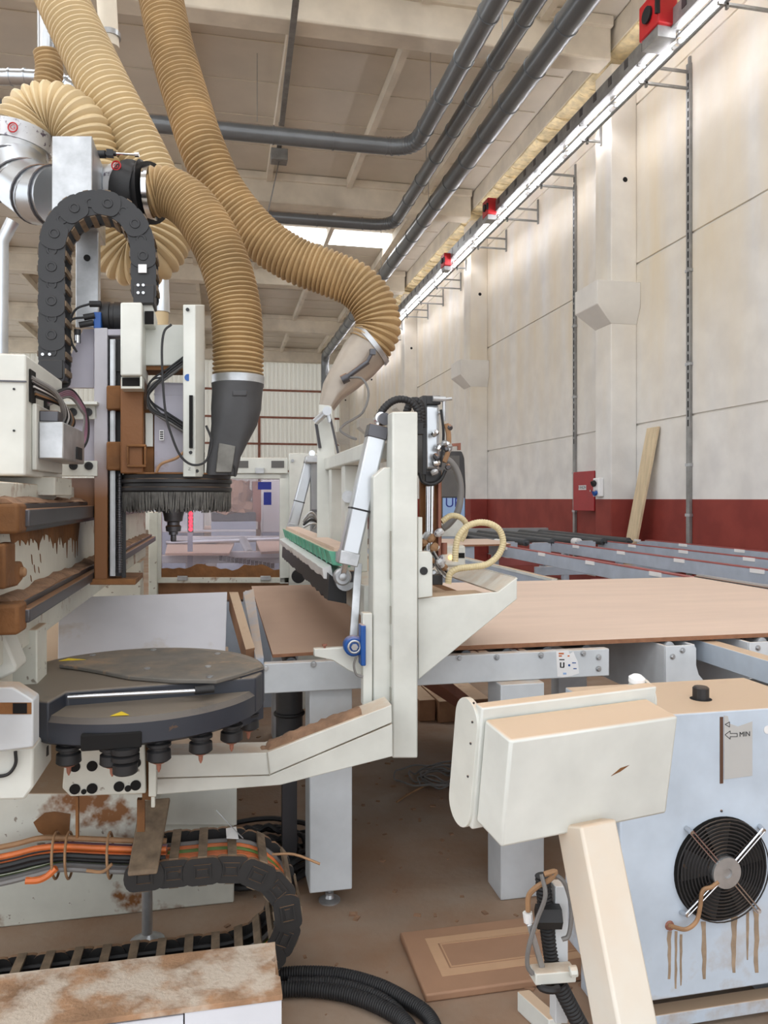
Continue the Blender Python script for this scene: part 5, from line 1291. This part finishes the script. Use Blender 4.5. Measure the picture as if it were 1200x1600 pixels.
# ================================================================== COOLING UNIT WITH FAN
t = empty('cooling_unit', (1.41, 2.12, 0), 'pale blue cooling cabinet with round black fan at lower right', 'cooling unit')
cx0, cx1, cy0, cy1, cz0, cz1 = 1.085, 1.74, 1.95, 2.30, 0.14, 0.942
build(MB().box(cx0, cx1, cy0, cy1, cz0, cz1), 'cabinet', 'white_blue_dusty', t, 0.005)
fc = PY(1126, 1357, cy0); FR = 0.149
build(MB().lathe(fc + V(0, 0.0, 0), (0, -1, 0), [(FR, 0), (FR, 0.0015), (0.01, 0.0015)], 48), 'fan_shroud', 'dark_hole', t)
mb = MB()
for k in range(11): mb.torus(fc - V(0, 0.022 - 0.0007 * k, 0), (0, 1, 0), 0.045 + 0.0101 * k, 0.0021, 40, 6)
build(mb, 'fan_guard', 'black', t)
bl = MB()
for k in range(5):
    a = 2 * pi * k / 5
    q = [V(math.cos(a + da) * r, dy, math.sin(a + da) * r) for r, da, dy in ((0.04, 0, -0.004), (0.135, 0.1, -0.003), (0.138, 0.75, -0.012), (0.04, 0.8, -0.012))]
    bl.prism([fc + p for p in q], (0, -0.002, 0))
build(bl, 'fan_blades', 'black_dusty', t)
build(MB().lathe(fc, (0, -1, 0), [(0.044, 0), (0.046, 0.018), (0.044, 0.03), (0.014, 0.031), (0.013, 0.027)], 28), 'fan_hub', 'galv', t)
for k, a in enumerate((0.72, 0.72 + pi / 2, 0.72 + pi, 0.72 + 3 * pi / 2)):
    d = V(math.cos(a), 0, math.sin(a)); e = V(-math.sin(a), 0, math.cos(a)) * 0.005
    mb = MB()
    for sg in (-1, 1): mb.cyl(fc + d * 0.042 - V(0, .026, 0) + e * sg, fc + d * 0.165 - V(0, .022, 0) + e * sg, 0.0026, n=8)
    mb.cyl(fc + d * 0.162 - V(0, .024, 0), fc + d * 0.168, 0.007, n=10); build(mb, 'guard_arm', 'chrome', t)
cable(t, YP([(1122, 1378), (1112, 1386), (1098, 1392), (1094, 1418), (1088, 1440), (1072, 1452), (1052, 1448), (1046, 1446)], cy0 - 0.03), 0.006, 'tan_c', 'fan_cable')
p = PY(1046, 1446, cy0); build(MB().lathe(p, (0, -1, 0), [(0.014, 0), (0.012, 0.006)], 14), 'grommet', 'rust', t)
p = PY(1127, 1172, cy0); mb = MB(); q0 = PY(1127, 1120, cy0); q1 = PY(1127, 1224, cy0); mb.box(p.x - 0.005, p.x + 0.005, cy0 - 0.002, cy0 + 0.002, q1.z, q0.z); build(mb, 'sight_glass', 'glass_tube', t)
lb_ = PY(1131, 1118, cy0); l2 = PY(1175, 1214, cy0)
mb = MB(); mb.prism([V(lb_.x, cy0 - .0015, lb_.z), V(lb_.x + .012, cy0 - .0015, lb_.z - .002), V(lb_.x + .018, cy0 - .0015, lb_.z - .024), V(lb_.x + .045, cy0 - .0015, lb_.z - .034), V(l2.x, cy0 - .0015, lb_.z - .022), V(l2.x, cy0 - .0015, l2.z + .004), V(lb_.x, cy0 - .0015, l2.z)], (0, .001, 0)); lbl = build(mb, 'level_label', 'tape', t)
lbl.data.materials[0] = M('grey_label_film', (186, 186, 184), 0.5, var=0.03)
text('MIN', 0.02, (PY(1163, 1147, cy0).x, cy0 - 0.0022, PY(1163, 1147, cy0).z), (pi / 2, 0, 0), 'print', lbl)
def strokes(pts, closed, r=0.0009):
    mb = MB(); n = len(pts)
    for i in range(n if closed else n - 1): mb.cyl(pts[i], pts[(i + 1) % n], r, n=6)
    return mb
Ya = cy0 - 0.002
build(strokes(YP([(1133, 1148), (1141, 1142), (1141, 1146), (1152, 1146), (1152, 1151), (1141, 1151), (1141, 1155)], Ya), True), 'arrow_print', 'print', lbl)
build(strokes(YP([(1133, 1132), (1140, 1128), (1140, 1136)], Ya), True), 'arrow_print', 'print', lbl)
p = PY(1199, 1140, cy0 - .001); build(MB().cyl(p, p - V(0, .001, 0), 0.012, n=18), 'round_sticker', 'white', t)
p = PZ(1095, 1092, cz1)
build(MB().lathe(p - V(0, 0, 0.003), (0, 0, 1), [(0.032, 0), (0.032, 0.004), (0.02, 0.0045)], 20), 'filler_neck', 'dark_hole', t)
mb = MB(); mb.lathe(p, (0, 0, 1), [(0.024, 0), (0.024, 0.034), (0.02, 0.038)], 12); build(mb, 'filler_cap', 'black', t, smooth=20)
p = PY(1127, 1267, cy0); build(MB().lathe(p, (0, -1, 0), [(0.004, 0), (0.003, 0.003)], 10), 'screw', 'steel_dark', t)
rg = random.Random(8)
for px, y0, y1, wd in ((1046, 1455, 1530, 4), (1056, 1455, 1545, 3), (1064, 1460, 1540, 2.5), (1100, 1440, 1530, 5), (1147, 1432, 1520, 6), (1182, 1418, 1520, 6), (1168, 1425, 1500, 3)):
    q = []
    for k in range(7): q.append((px - wd * rg.uniform(.5, 1.1) * (1 - .07 * k), y0 + (y1 - y0) * k / 6))
    for k in range(6, -1, -1): q.append((px + wd * rg.uniform(.5, 1.1) * (1 - .07 * k), y0 + (y1 - y0) * k / 6))
    mb = MB(); mb.prism(YP(q, cy0 - 0.0008), (0, 0.0006, 0)); build(mb, 'dirt_run', 'grime', t)
for x in (cx0 + 0.03, cx1 - 0.09):
    build(MB().box(x, x + 0.05, cy0 + 0.05, cy1 - 0.05, 0, cz0), 'leg', 'white_blue_dusty', t, 0.003)
build(MB().box(cx0 - 0.02, cx1 + 0.02, cy0 + 0.05, cy0 + 0.1, 0.02, 0.06), 'base_rail', 'white_blue_dusty', t, 0.003)
mb = MB(); 
for k in range(10): mb.box(cx0 - 0.003, cx0, cy0 + 0.03, cy1 - 0.04, 0.5 + 0.03 * k, 0.51 + 0.03 * k)
build(mb, 'side_louvre', 'steel_dark', t)

# ================================================================== REAR CONVEYOR GRID AT THE RIGHT
t = empty('cross_conveyor', (4.6, 8.5, 0), 'grey steel cross conveyor with red-topped beams and dark rollers at back right', 'conveyor')
ZC = 0.95
tagp = proto(MB().box(-0.004, 0.004, -0.09, 0.09, -0.018, 0.018), 'label_plate', 'white', 0)
for i, x in enumerate((3.55, 4.55, 5.35, 6.1)):
    y0, y1 = (5.15, 9.8) if i == 0 else (5.2, 10.2) if i < 3 else (7.5, 10.2)
    bm_ = build(MB().box(x - 0.03, x + 0.03, y0, y1, ZC - 0.14, ZC - 0.01), 'long_beam', 'frame_grey', t, 0.004)
    build(MB().box(x - 0.032, x + 0.032, y0, y1, ZC - 0.01, ZC), 'wear_strip', 'redtop', bm_)
    for k in range(4): inst(tagp, 'label_plate', bm_, loc=V(x - 0.034, y0 + 0.6 + 1.15 * k, ZC - 0.025))
for y in (5.6, 7.0, 8.4, 9.7):
    build(MB().box(3.6, 6.2, y, y + 0.06, ZC - 0.30, ZC - 0.20), 'cross_member', 'redtop' if y in (7.0, 9.7) else 'frame_grey', t, 0.004)
for x in (3.55, 4.55, 5.35, 6.1):
    for y in (6.0, 9.6): build(MB().box(x - 0.04, x + 0.04, y, y + 0.08, 0, ZC - 0.14), 'leg', 'frame_grey', t)
blk = MB(); blk.box(-0.14, 0.14, -0.03, 0.03, -0.16, 0.03); blk.box(-0.10, 0.10, -0.035, 0.035, 0.03, 0.045); blk = proto(blk, 'bearing_block', 'frame_grey')
rl = MB(); rl.lathe((0, 0, 0), (0, 1, 0), [(0.02, -0.08), (0.02, 0), (0.05, 0.004), (0.05, 3.1), (0.02, 3.104), (0.02, 3.2)], 16); rl = proto(rl, 'roller', 'roller_dk')
rl2 = MB(); rl2.lathe((0, -0.02, 0), (0, 1, 0), [(0.051, 0), (0.053, 0.02), (0.053, 0.14), (0.051, 0.16)], 16); rl2 = proto(rl2, 'roller_band', 'white')
for k in range(6):
    x = 3.75 + 0.39 * k
    o = inst(rl, 'roller', t, loc=V(x, 10.0, ZC - 0.01))
    if k in (0, 3): b_ = bpy.data.objects.new('roller_band', rl2); COL.objects.link(b_); b_.parent = o
for k, x in enumerate((3.8, 4.15, 4.95, 5.72)):
    inst(blk, 'bearing_block', t, loc=V(x, 9.85 - 0.3 * (k % 2), ZC - 0.03))
for x0, x1 in ((2.5, 3.55), (3.75, 5.9)):
    build(MB().box(x0, x1, 13.2, 13.32, ZC - 0.1, ZC + 0.06), 'end_beam', 'roller_lt', t, 0.006)
for x in (2.6, 4.2, 5.8): build(MB().box(x - 0.04, x + 0.04, 13.2, 13.3, 0, ZC - 0.1), 'leg', 'frame_grey', t)

t = empty('feed_conveyor', (2.2, 7.5, 0), 'pale grey feed conveyor with two light-edged beams behind the trough', 'conveyor')
for x in (1.55, 1.9, 2.45):
    b_ = build(MB().box(x - 0.025, x + 0.025, 5.35, 9.0, ZC - 0.12, ZC - 0.02), 'long_beam', 'frame_grey', t, 0.003)
    build(MB().box(x - 0.03, x + 0.012, 5.35, 9.0, ZC - 0.02, ZC), 'edge_strip', 'cream_dusty', b_)
for x in (1.55, 1.9, 2.45):
    for y in (5.8, 8.6): build(MB().box(x - 0.03, x + 0.03, y, y + 0.06, 0, ZC - 0.12), 'leg', 'frame_grey', t)
build(MB().box(1.5, 2.5, 6.9, 6.96, ZC - 0.2, ZC - 0.13), 'cross_member', 'frame_grey', t)
bt = PZ(690, 842, 0.985)
t2 = empty('small_board', (1.9, 9.1, ZC), 'smaller mdf board lying on the feed conveyor behind the hose loop', 'board')
q = [PZ(640, 853, 0.975), PZ(798, 850, 0.975), PZ(775, 842, 0.975), PZ(650, 842, 0.975)]
build(MB().prism(q, (0, 0, -0.02)), 'core', 'mdf_edge', t2); build(MB().prism([p + V(0, 0, .0005) for p in q], (0, 0, 0.001)), 'face', 'mdf', t2)
mb = MB(); mb.box(1.7, 3.1, 9.15, 9.25, 0.70, 0.953); build(mb, 'board_support', 'frame_grey', t, 0.004)
mb = MB(); mb.box(1.7, 1.8, 9.15, 9.25, 0.0, 0.70); mb.box(3.0, 3.1, 9.15, 9.25, 0, 0.70); build(mb, 'support_leg', 'frame_grey', t)

t = empty('cable_profile', (3.75, 4.6, 0.0), 'dark aluminium profile with cable tray beside the big board at right', 'profile')
build(MB().box(3.45, 3.51, 3.0, 5.12, ZC - 0.06, ZC + 0.025), 'profile', 'steel_dark', t, 0.004)
build(MB().box(3.47, 3.50, 3.0, 5.12, ZC + 0.025, ZC + 0.036), 'rail_lip', 'alu', t)
build(MB().box(3.64, 3.9, 3.2, 5.1, ZC - 0.09, ZC - 0.08), 'cable_tray', 'frame_grey', t)
for k in range(4):
    build(MB().box(3.66, 3.86, 3.5 + 0.42 * k, 3.62 + 0.42 * k, ZC - 0.08, ZC - 0.02), 'terminal_box', ['roller_lt', 'galv', 'roller_lt', 'cream'][k], t, 0.006)
for k in range(5): cable(t, [V(3.68 + 0.04 * k, 3.2, ZC - .05), V(3.72, 3.8, ZC - .02 - .01 * k), V(3.7 + .03 * k, 4.4, ZC - .05), V(3.75, 5.0, ZC - .05)], 0.008, ['green_c', 'grey_c', 'white', 'rubber', 'green_c'][k])
build(MB().box(3.58, 3.86, 3.3, 3.36, 0, ZC - 0.09), 'leg', 'frame_grey', t); build(MB().box(3.58, 3.86, 4.9, 4.96, 0, ZC - 0.09), 'leg', 'frame_grey', t)

# dark glass cabinet behind the press unit
t = empty('glass_cabinet', (2.3, 8.6, 0), 'tall dark cabinet with rounded edge and pale blue lower panel behind the gantry', 'cabinet')
YK = 11.2
mb = MB(); mb.fp([(668, 705), (722, 705), (726, 716), (728, 760), (727, 838), (668, 838)], YK, 0.5); build(mb, 'body', 'charcoal', t, 0.02)
mb = MB(); mb.rect(674, 712, 718, 776, YK - 0.01, 0.01); build(mb, 'glass_front', 'screen_grey', t)
mb = MB(); mb.rect(692, 778, 726, 812, YK - 0.012, 0.012); build(mb, 'blue_panel', 'skyblue', t)
mb = MB(); mb.rect(668, 812, 727, 838, YK - 0.012, 0.012); build(mb, 'lower_panel', 'cream', t)
mb = MB(); mb.fp([(696, 694), (720, 692), (720, 703), (716, 703), (716, 697), (696, 698)], YK, 0.06); build(mb, 'top_bracket', 'rust', t)
mb = MB(); g = PY(690, 838, YK); build(MB().box(g.x - 0.25, g.x + 0.3, YK, YK + 0.5, 0, g.z), 'pedestal', 'frame_grey', t)
text('UR', 0.2, (PY(708, 786, YK).x, YK - 0.014, PY(708, 786, YK).z), (pi / 2, 0, 0), 'blue_sticker', t)

# ================================================================== ENCLOSURE DOOR WITH ACRYLIC WINDOW
t = empty('enclosure_door', PY(346, 905, 5.7), 'cream framed sliding door with tinted acrylic window behind the router', 'enclosure door')
YD = 5.7
mb = MB(); mb.rect(232, 800, 246, 935, YD - 0.02, 0.1); build(mb, 'door_post', 'cream_worn', t, 0.006)
mb = MB(); mb.rect(244, 745, 252, 905, YD, 0.05); build(mb, 'stile', 'cream', t, 0.004)
mb = MB(); mb.rect(437, 740, 452, 912, YD, 0.05); build(mb, 'stile', 'cream', t, 0.004)
mb = MB(); mb.rect(244, 902, 452, 911, YD, 0.05); build(mb, 'bottom_rail', 'cream_worn', t, 0.004)
mb = MB(); mb.rect(244, 740, 450, 748, YD, 0.05); build(mb, 'top_rail', 'cream', t, 0.004)
hd = MB(); hd.rect(244, 715, 450, 740, YD - 0.02, 0.08); hd = build(hd, 'header', 'cream', t, 0.006)
for a, b in ((360, 388), (424, 444)):
    mb = MB(); mb.rect(a, 720, b, 731, YD - 0.024, 0.006); build(mb, 'header_window', 'screen_grey', hd)
mb = MB(); mb.rect(399, 731, 413, 740, YD - 0.04, 0.03); build(mb, 'latch', 'galv', t, 0.003)
for x in (285, 415):
    mb = MB(); mb.rect(x - 8, 900, x + 8, 907, YD - 0.02, 0.02); build(mb, 'hinge', 'galv', t, 0.003)
mb = MB(); mb.rect(252, 748, 437, 902, YD + 0.015, 0.006); pn = build(mb, 'window_pane', 'acrylic', t)
mb = MB(); mb.rect(403, 753, 424, 765, YD + 0.012, 0.002); build(mb, 'blue_sticker', 'blue_sticker', pn)
mb = MB(); mb.rect(412, 769, 424, 789, YD + 0.012, 0.002); build(mb, 'blue_sticker', 'blue_sticker', pn)
rg = random.Random(14); q = [(252, 902)] + [(252 + 185 * k / 20, 889 - rg.uniform(0, 6) + 4 * math.sin(k * .7)) for k in range(21)] + [(437, 902)]
mb = MB(); mb.fp(q, YD + 0.008, 0.005); build(mb, 'sawdust_film', 'brown', pn)
mb = MB(); mb.rect(244, 911, 452, 940, YD + 0.06, 0.3); build(mb, 'sill', 'wood_dk', t)
g = PY(244, 940, YD + 0.06); g2 = PY(452, 940, YD + 0.06); build(MB().box(g.x, g2.x, YD + .06, YD + .36, 0, g.z), 'stand', 'frame_grey', t)
t = empty('enclosure_panel', PY(470, 905, 5.65), 'plain cream enclosure panel between the window door and the gantry', 'panel')
mb = MB(); mb.rect(452, 708, 508, 912, 5.66, 0.04); build(mb, 'sheet', 'cream', t, 0.004)
g = PY(452, 912, 5.66); g2 = PY(508, 912, 5.66); build(MB().box(g.x, g2.x, 5.66, 5.72, 0, g.z), 'skirt', 'cream', t)
p = PY(457, 720, 5.66); build(MB().cyl(p, p - V(0, .01, 0), 0.012, n=10), 'lock', 'galv', t)
mb = MB(); mb.lathe(PY(466, 900, 5.6), (0, -1, 0), [(0.05, 0), (0.05, 0.03), (0.02, 0.032)], 20); build(mb, 'castor', 'rubber', t)

# second machine seen through the window
t = empty('far_conveyor', (0.0, 7.0, 0), 'pale conveyor frame seen through the tinted window', 'conveyor')
for (a, y0, b, y1, Y) in ((252, 868, 440, 880, 6.5), (330, 862, 440, 872, 6.45), (270, 838, 440, 845, 7.3), (262, 828, 400, 831, 8.2)):
    mb = MB(); mb.rect(a, y0, b, y1, Y, 0.08); build(mb, 'beam', 'white_blue', t, 0.004)
mb = MB(); mb.cyl(PC(380, 843, 7.0), PC(390, 865, 6.4), 0.035, n=14); build(mb, 'roller', 'roller_lt', t)
mb = MB(); mb.cyl(PC(260, 848, 7.1), PC(440, 842, 7.1), 0.02, n=12); build(mb, 'shaft', 'alu', t)
mb = MB()
for k in range(14): 
    p = PY(345 + 6.2 * k, 872 + k * 0.9, 6.44); mb.obox(p, (0.014, 0, 0), (0, 0.01, 0), (0, 0, 0.02))
build(mb, 'drive_chain', 'steel_dark', t)
for k, (xx, yy, Y) in enumerate(((300, 880, 6.52), (420, 880, 6.52), (330, 845, 7.32))):
    g = PY(xx, yy, Y); build(MB().box(g.x - 0.05, g.x + 0.05, Y, Y + 0.08, 0, g.z), 'leg', 'white_blue', t)
for q, z, lab in (([(258, 868), (358, 868), (366, 851), (262, 851)], 1.11, 'nearest tan board seen through the lower left of the window'),
               ([(408, 866), (446, 864), (446, 840), (398, 842)], 1.14, 'tan board seen through the lower right of the window'),
               ([(280, 832), (352, 832), (356, 823), (284, 824)], 1.15, 'farther tan board seen through the middle of the window')):
    pp = [PZ(a, b, z) for a, b in q]
    tag(build(MB().prism(pp, (0, 0, 0.018)), 'far_board', 'mdf'), lab, 'board')
t = empty('far_machine', PY(380, 830, 9.0), 'dark machine block under a crumpled brown cover seen through the window', 'machine')
mb = MB(); mb.rect(330, 800, 400, 815, 9.2, 0.6); build(mb, 'dark_body', 'charcoal', t, 0.02)
g = PY(330, 815, 9.2); g2 = PY(400, 815, 9.2); build(MB().box(g.x, g2.x, 9.2, 9.8, 0, g.z), 'pedestal', 'frame_grey', t)
mb = MB(); mb.rect(395, 752, 408, 815, 9.25, 0.3); build(mb, 'upright', 'rust', t)
bmc = MB(); rg = random.Random(31); rings = []
for k in range(9):
    s = k / 8; row = []
    for i in range(22):
        a = 2 * pi * i / 22; rr_ = (0.26 - 0.12 * s) * (1 + rg.uniform(-0.2, 0.2))
        c = PY(366 + 4 * s, 802 - 50 * s, 9.4); row.append(c + V(math.cos(a) * rr_, math.sin(a) * rr_, rg.uniform(-.03, .03)))
    rings.append(row)
bmc.loft(rings); build(bmc, 'crumpled_cover', 'mdf_door', t, smooth=20)
t = empty('far_cabinet', PY(425, 830, 9.4), 'white cabinet seen behind the blue stickers of the window', 'cabinet')
mb = MB(); mb.rect(410, 750, 470, 832, 9.9, 0.4); build(mb, 'body', 'white', t, 0.01)
g = PY(410, 832, 9.9); g2 = PY(470, 832, 9.9); build(MB().box(g.x, g2.x, 9.9, 10.3, 0, g.z), 'plinth', 'frame_grey', t)
t = empty('far_cabinet', PY(290, 830, 9.4), 'pale lavender cabinet seen at the left of the window', 'cabinet')
mb = MB(); mb.rect(240, 760, 318, 832, 9.6, 0.4); build(mb, 'body', 'white_blue', t, 0.01)
g = PY(240, 832, 9.6); g2 = PY(318, 832, 9.6); build(MB().box(g.x, g2.x, 9.6, 10.0, 0, g.z), 'plinth', 'frame_grey', t)
t = empty('light_strip', PY(297, 835, 6.3), 'short glowing red led strip seen behind the spindle', 'led strip')
mb = MB(); mb.rect(293, 793, 302, 832, 6.3, 0.03); build(mb, 'housing', 'steel_dark', t)
led = MB(); led.lathe((0, 0, 0), (0, -1, 0), [(0.016, 0), (0.012, 0.012)], 10); led = proto(led, 'led', 'led_red')
for k in range(6): inst(led, 'led', t, loc=PY(298, 797 + 6 * k, 6.3))
g = PY(297, 832, 6.3); build(MB().box(g.x - 0.02, g.x + 0.02, 6.3, 6.33, 0, g.z), 'stand', 'frame_grey', t)

# ================================================================== CLUTTER UNDER THE TABLE
for q, lab in (((655, 1092, 682, 1128), 'dusty wooden block on the floor under the table, left of two'), ((686, 1092, 772, 1130), 'dusty wider wooden block on the floor under the table, right of two')):
    a = PZ(q[0], q[3], 0); b = PZ(q[2], q[3], 0)
    tag(build(MB().box(a.x, b.x, a.y, a.y + 0.5, 0, 0.15), 'wooden_block', 'wood_dk', None, 0.006), lab, 'wood block')
a = PZ(520, 1160, 0)
tag(build(MB().box(0.1, 2.2, 6.6, 6.9, 0, 0.35), 'pallet_stack', 'wood_dk', None, 0.01), 'stack of dusty boards on the floor far behind the table', 'boards')
t = empty('drive_motor', (0.26, 3.3, 0), 'grey drive motor with a dark strap hanging under the roller table', 'motor')
p = PY(452, 1085, 3.2); mb = MB(); mb.lathe((p.x, 3.2, 0.5), (0, 0, 1), [(0.05, 0), (0.055, 0.02), (0.055, 0.3), (0.03, 0.33)], 20); build(mb, 'motor_body', 'charcoal', t)
mb = MB(); mb.torus((p.x, 3.2, 0.66), (0, 0, 1), 0.057, 0.008, 24, 8); build(mb, 'strap', 'rubber', t)
build(MB().box(p.x - 0.03, p.x + 0.03, 3.18, 3.24, 0, 0.5), 'bracket', 'steel_dark', t)
# coil of black cables
t = empty('cable_coil', PZ(420, 1270, 0), 'dark coil of black cables on the floor behind the cable chain', 'cables')
rg = random.Random(6); c = V(0.0, 2.86, 0.0)
for k in range(9):
    R0 = 0.10 + 0.018 * k; pts = [V(0.16 + R0 * math.cos(2 * pi * i / 20) * 1.15, 3.3 + R0 * math.sin(2 * pi * i / 20) * 1.1, 0.015 + 0.018 * ((k * 7) % 5) + 0.012 * math.sin(3 * i + k)) for i in range(20)]
    build(MB().tube(spline(pts + [pts[0]], 3), 0.011, 6), 'loop', 'rubber', t)
# heap of grey wire
t = empty('wire_heap', PZ(680, 1220, 0), 'tangled heap of thin grey wire on the floor behind the gantry', 'wire')
rg = random.Random(12); c = PZ(690, 1215, 0)
for k in range(7):
    R0 = rg.uniform(0.08, 0.2); ox, oy = rg.uniform(-.08, .08), rg.uniform(-.1, .1)
    pts = [V(c.x + ox + R0 * math.cos(2 * pi * i / 14), c.y + oy + R0 * .9 * math.sin(2 * pi * i / 14) + rg.uniform(-.02, .02), 0.012 + rg.uniform(0, 0.03)) for i in range(14)]
    build(MB().tube(spline(pts + [pts[0]], 4), 0.005, 6), 'loop', 'grey_c', t)
pts = [c + V(-0.1, -0.1, 0.01), PZ(640, 1240, 0.01), PZ(620, 1253, 0.008)]
build(MB().tube(spline(pts, 5), 0.005, 6), 'loose_end', 'tan_c', t)
# long twigs of tie wire poking from the chain
tag(build(MB().tube(spline([PC(425, 1335, 2.45), PC(460, 1335, 2.45), PC(500, 1350, 2.45)], 4), 0.004, 6), 'loose_wire', 'tan_c'), 'stiff tan wire end sticking out of the cable chain bend', 'wire')

t = empty('paper_tag', PY(365, 1312, 2.55), 'small white paper tag stuck on the dusty cable chain', 'tag')
mb = MB(); q = [PY(353, 1295, 2.58), PY(369, 1292, 2.58), PY(373, 1311, 2.50), PY(354, 1310, 2.50)]
mb.prism(q, (0, 0, 0.0015)); build(mb, 'paper', 'white', t)
build(MB().tube(spline([PY(338, 1266, 2.6), PY(360, 1290, 2.56), PY(380, 1310, 2.5)], 4), 0.0018, 6), 'tie_wire', 'galv', t)
rg = random.Random(77)
mb = MB()
for k in range(170):
    p = V(rg.uniform(-0.1, 1.25), rg.uniform(2.15, 5.5), 0.0); r = rg.uniform(0.002, 0.009) * (1.6 if rg.random() < 0.06 else 1)
    a = rg.uniform(0, pi); mb.obox(p + V(0, 0, r * 0.3), V(math.cos(a), math.sin(a), 0) * r * rg.uniform(0.8, 2.2), V(-math.sin(a), math.cos(a), 0) * r, (0, 0, r * 0.3))
o = build(mb, 'wood_chips', 'dirt', None, smooth=0); o['kind'] = 'stuff'; tag(o, 'scattered wood chips and crumbs on the dusty floor', 'wood chips')
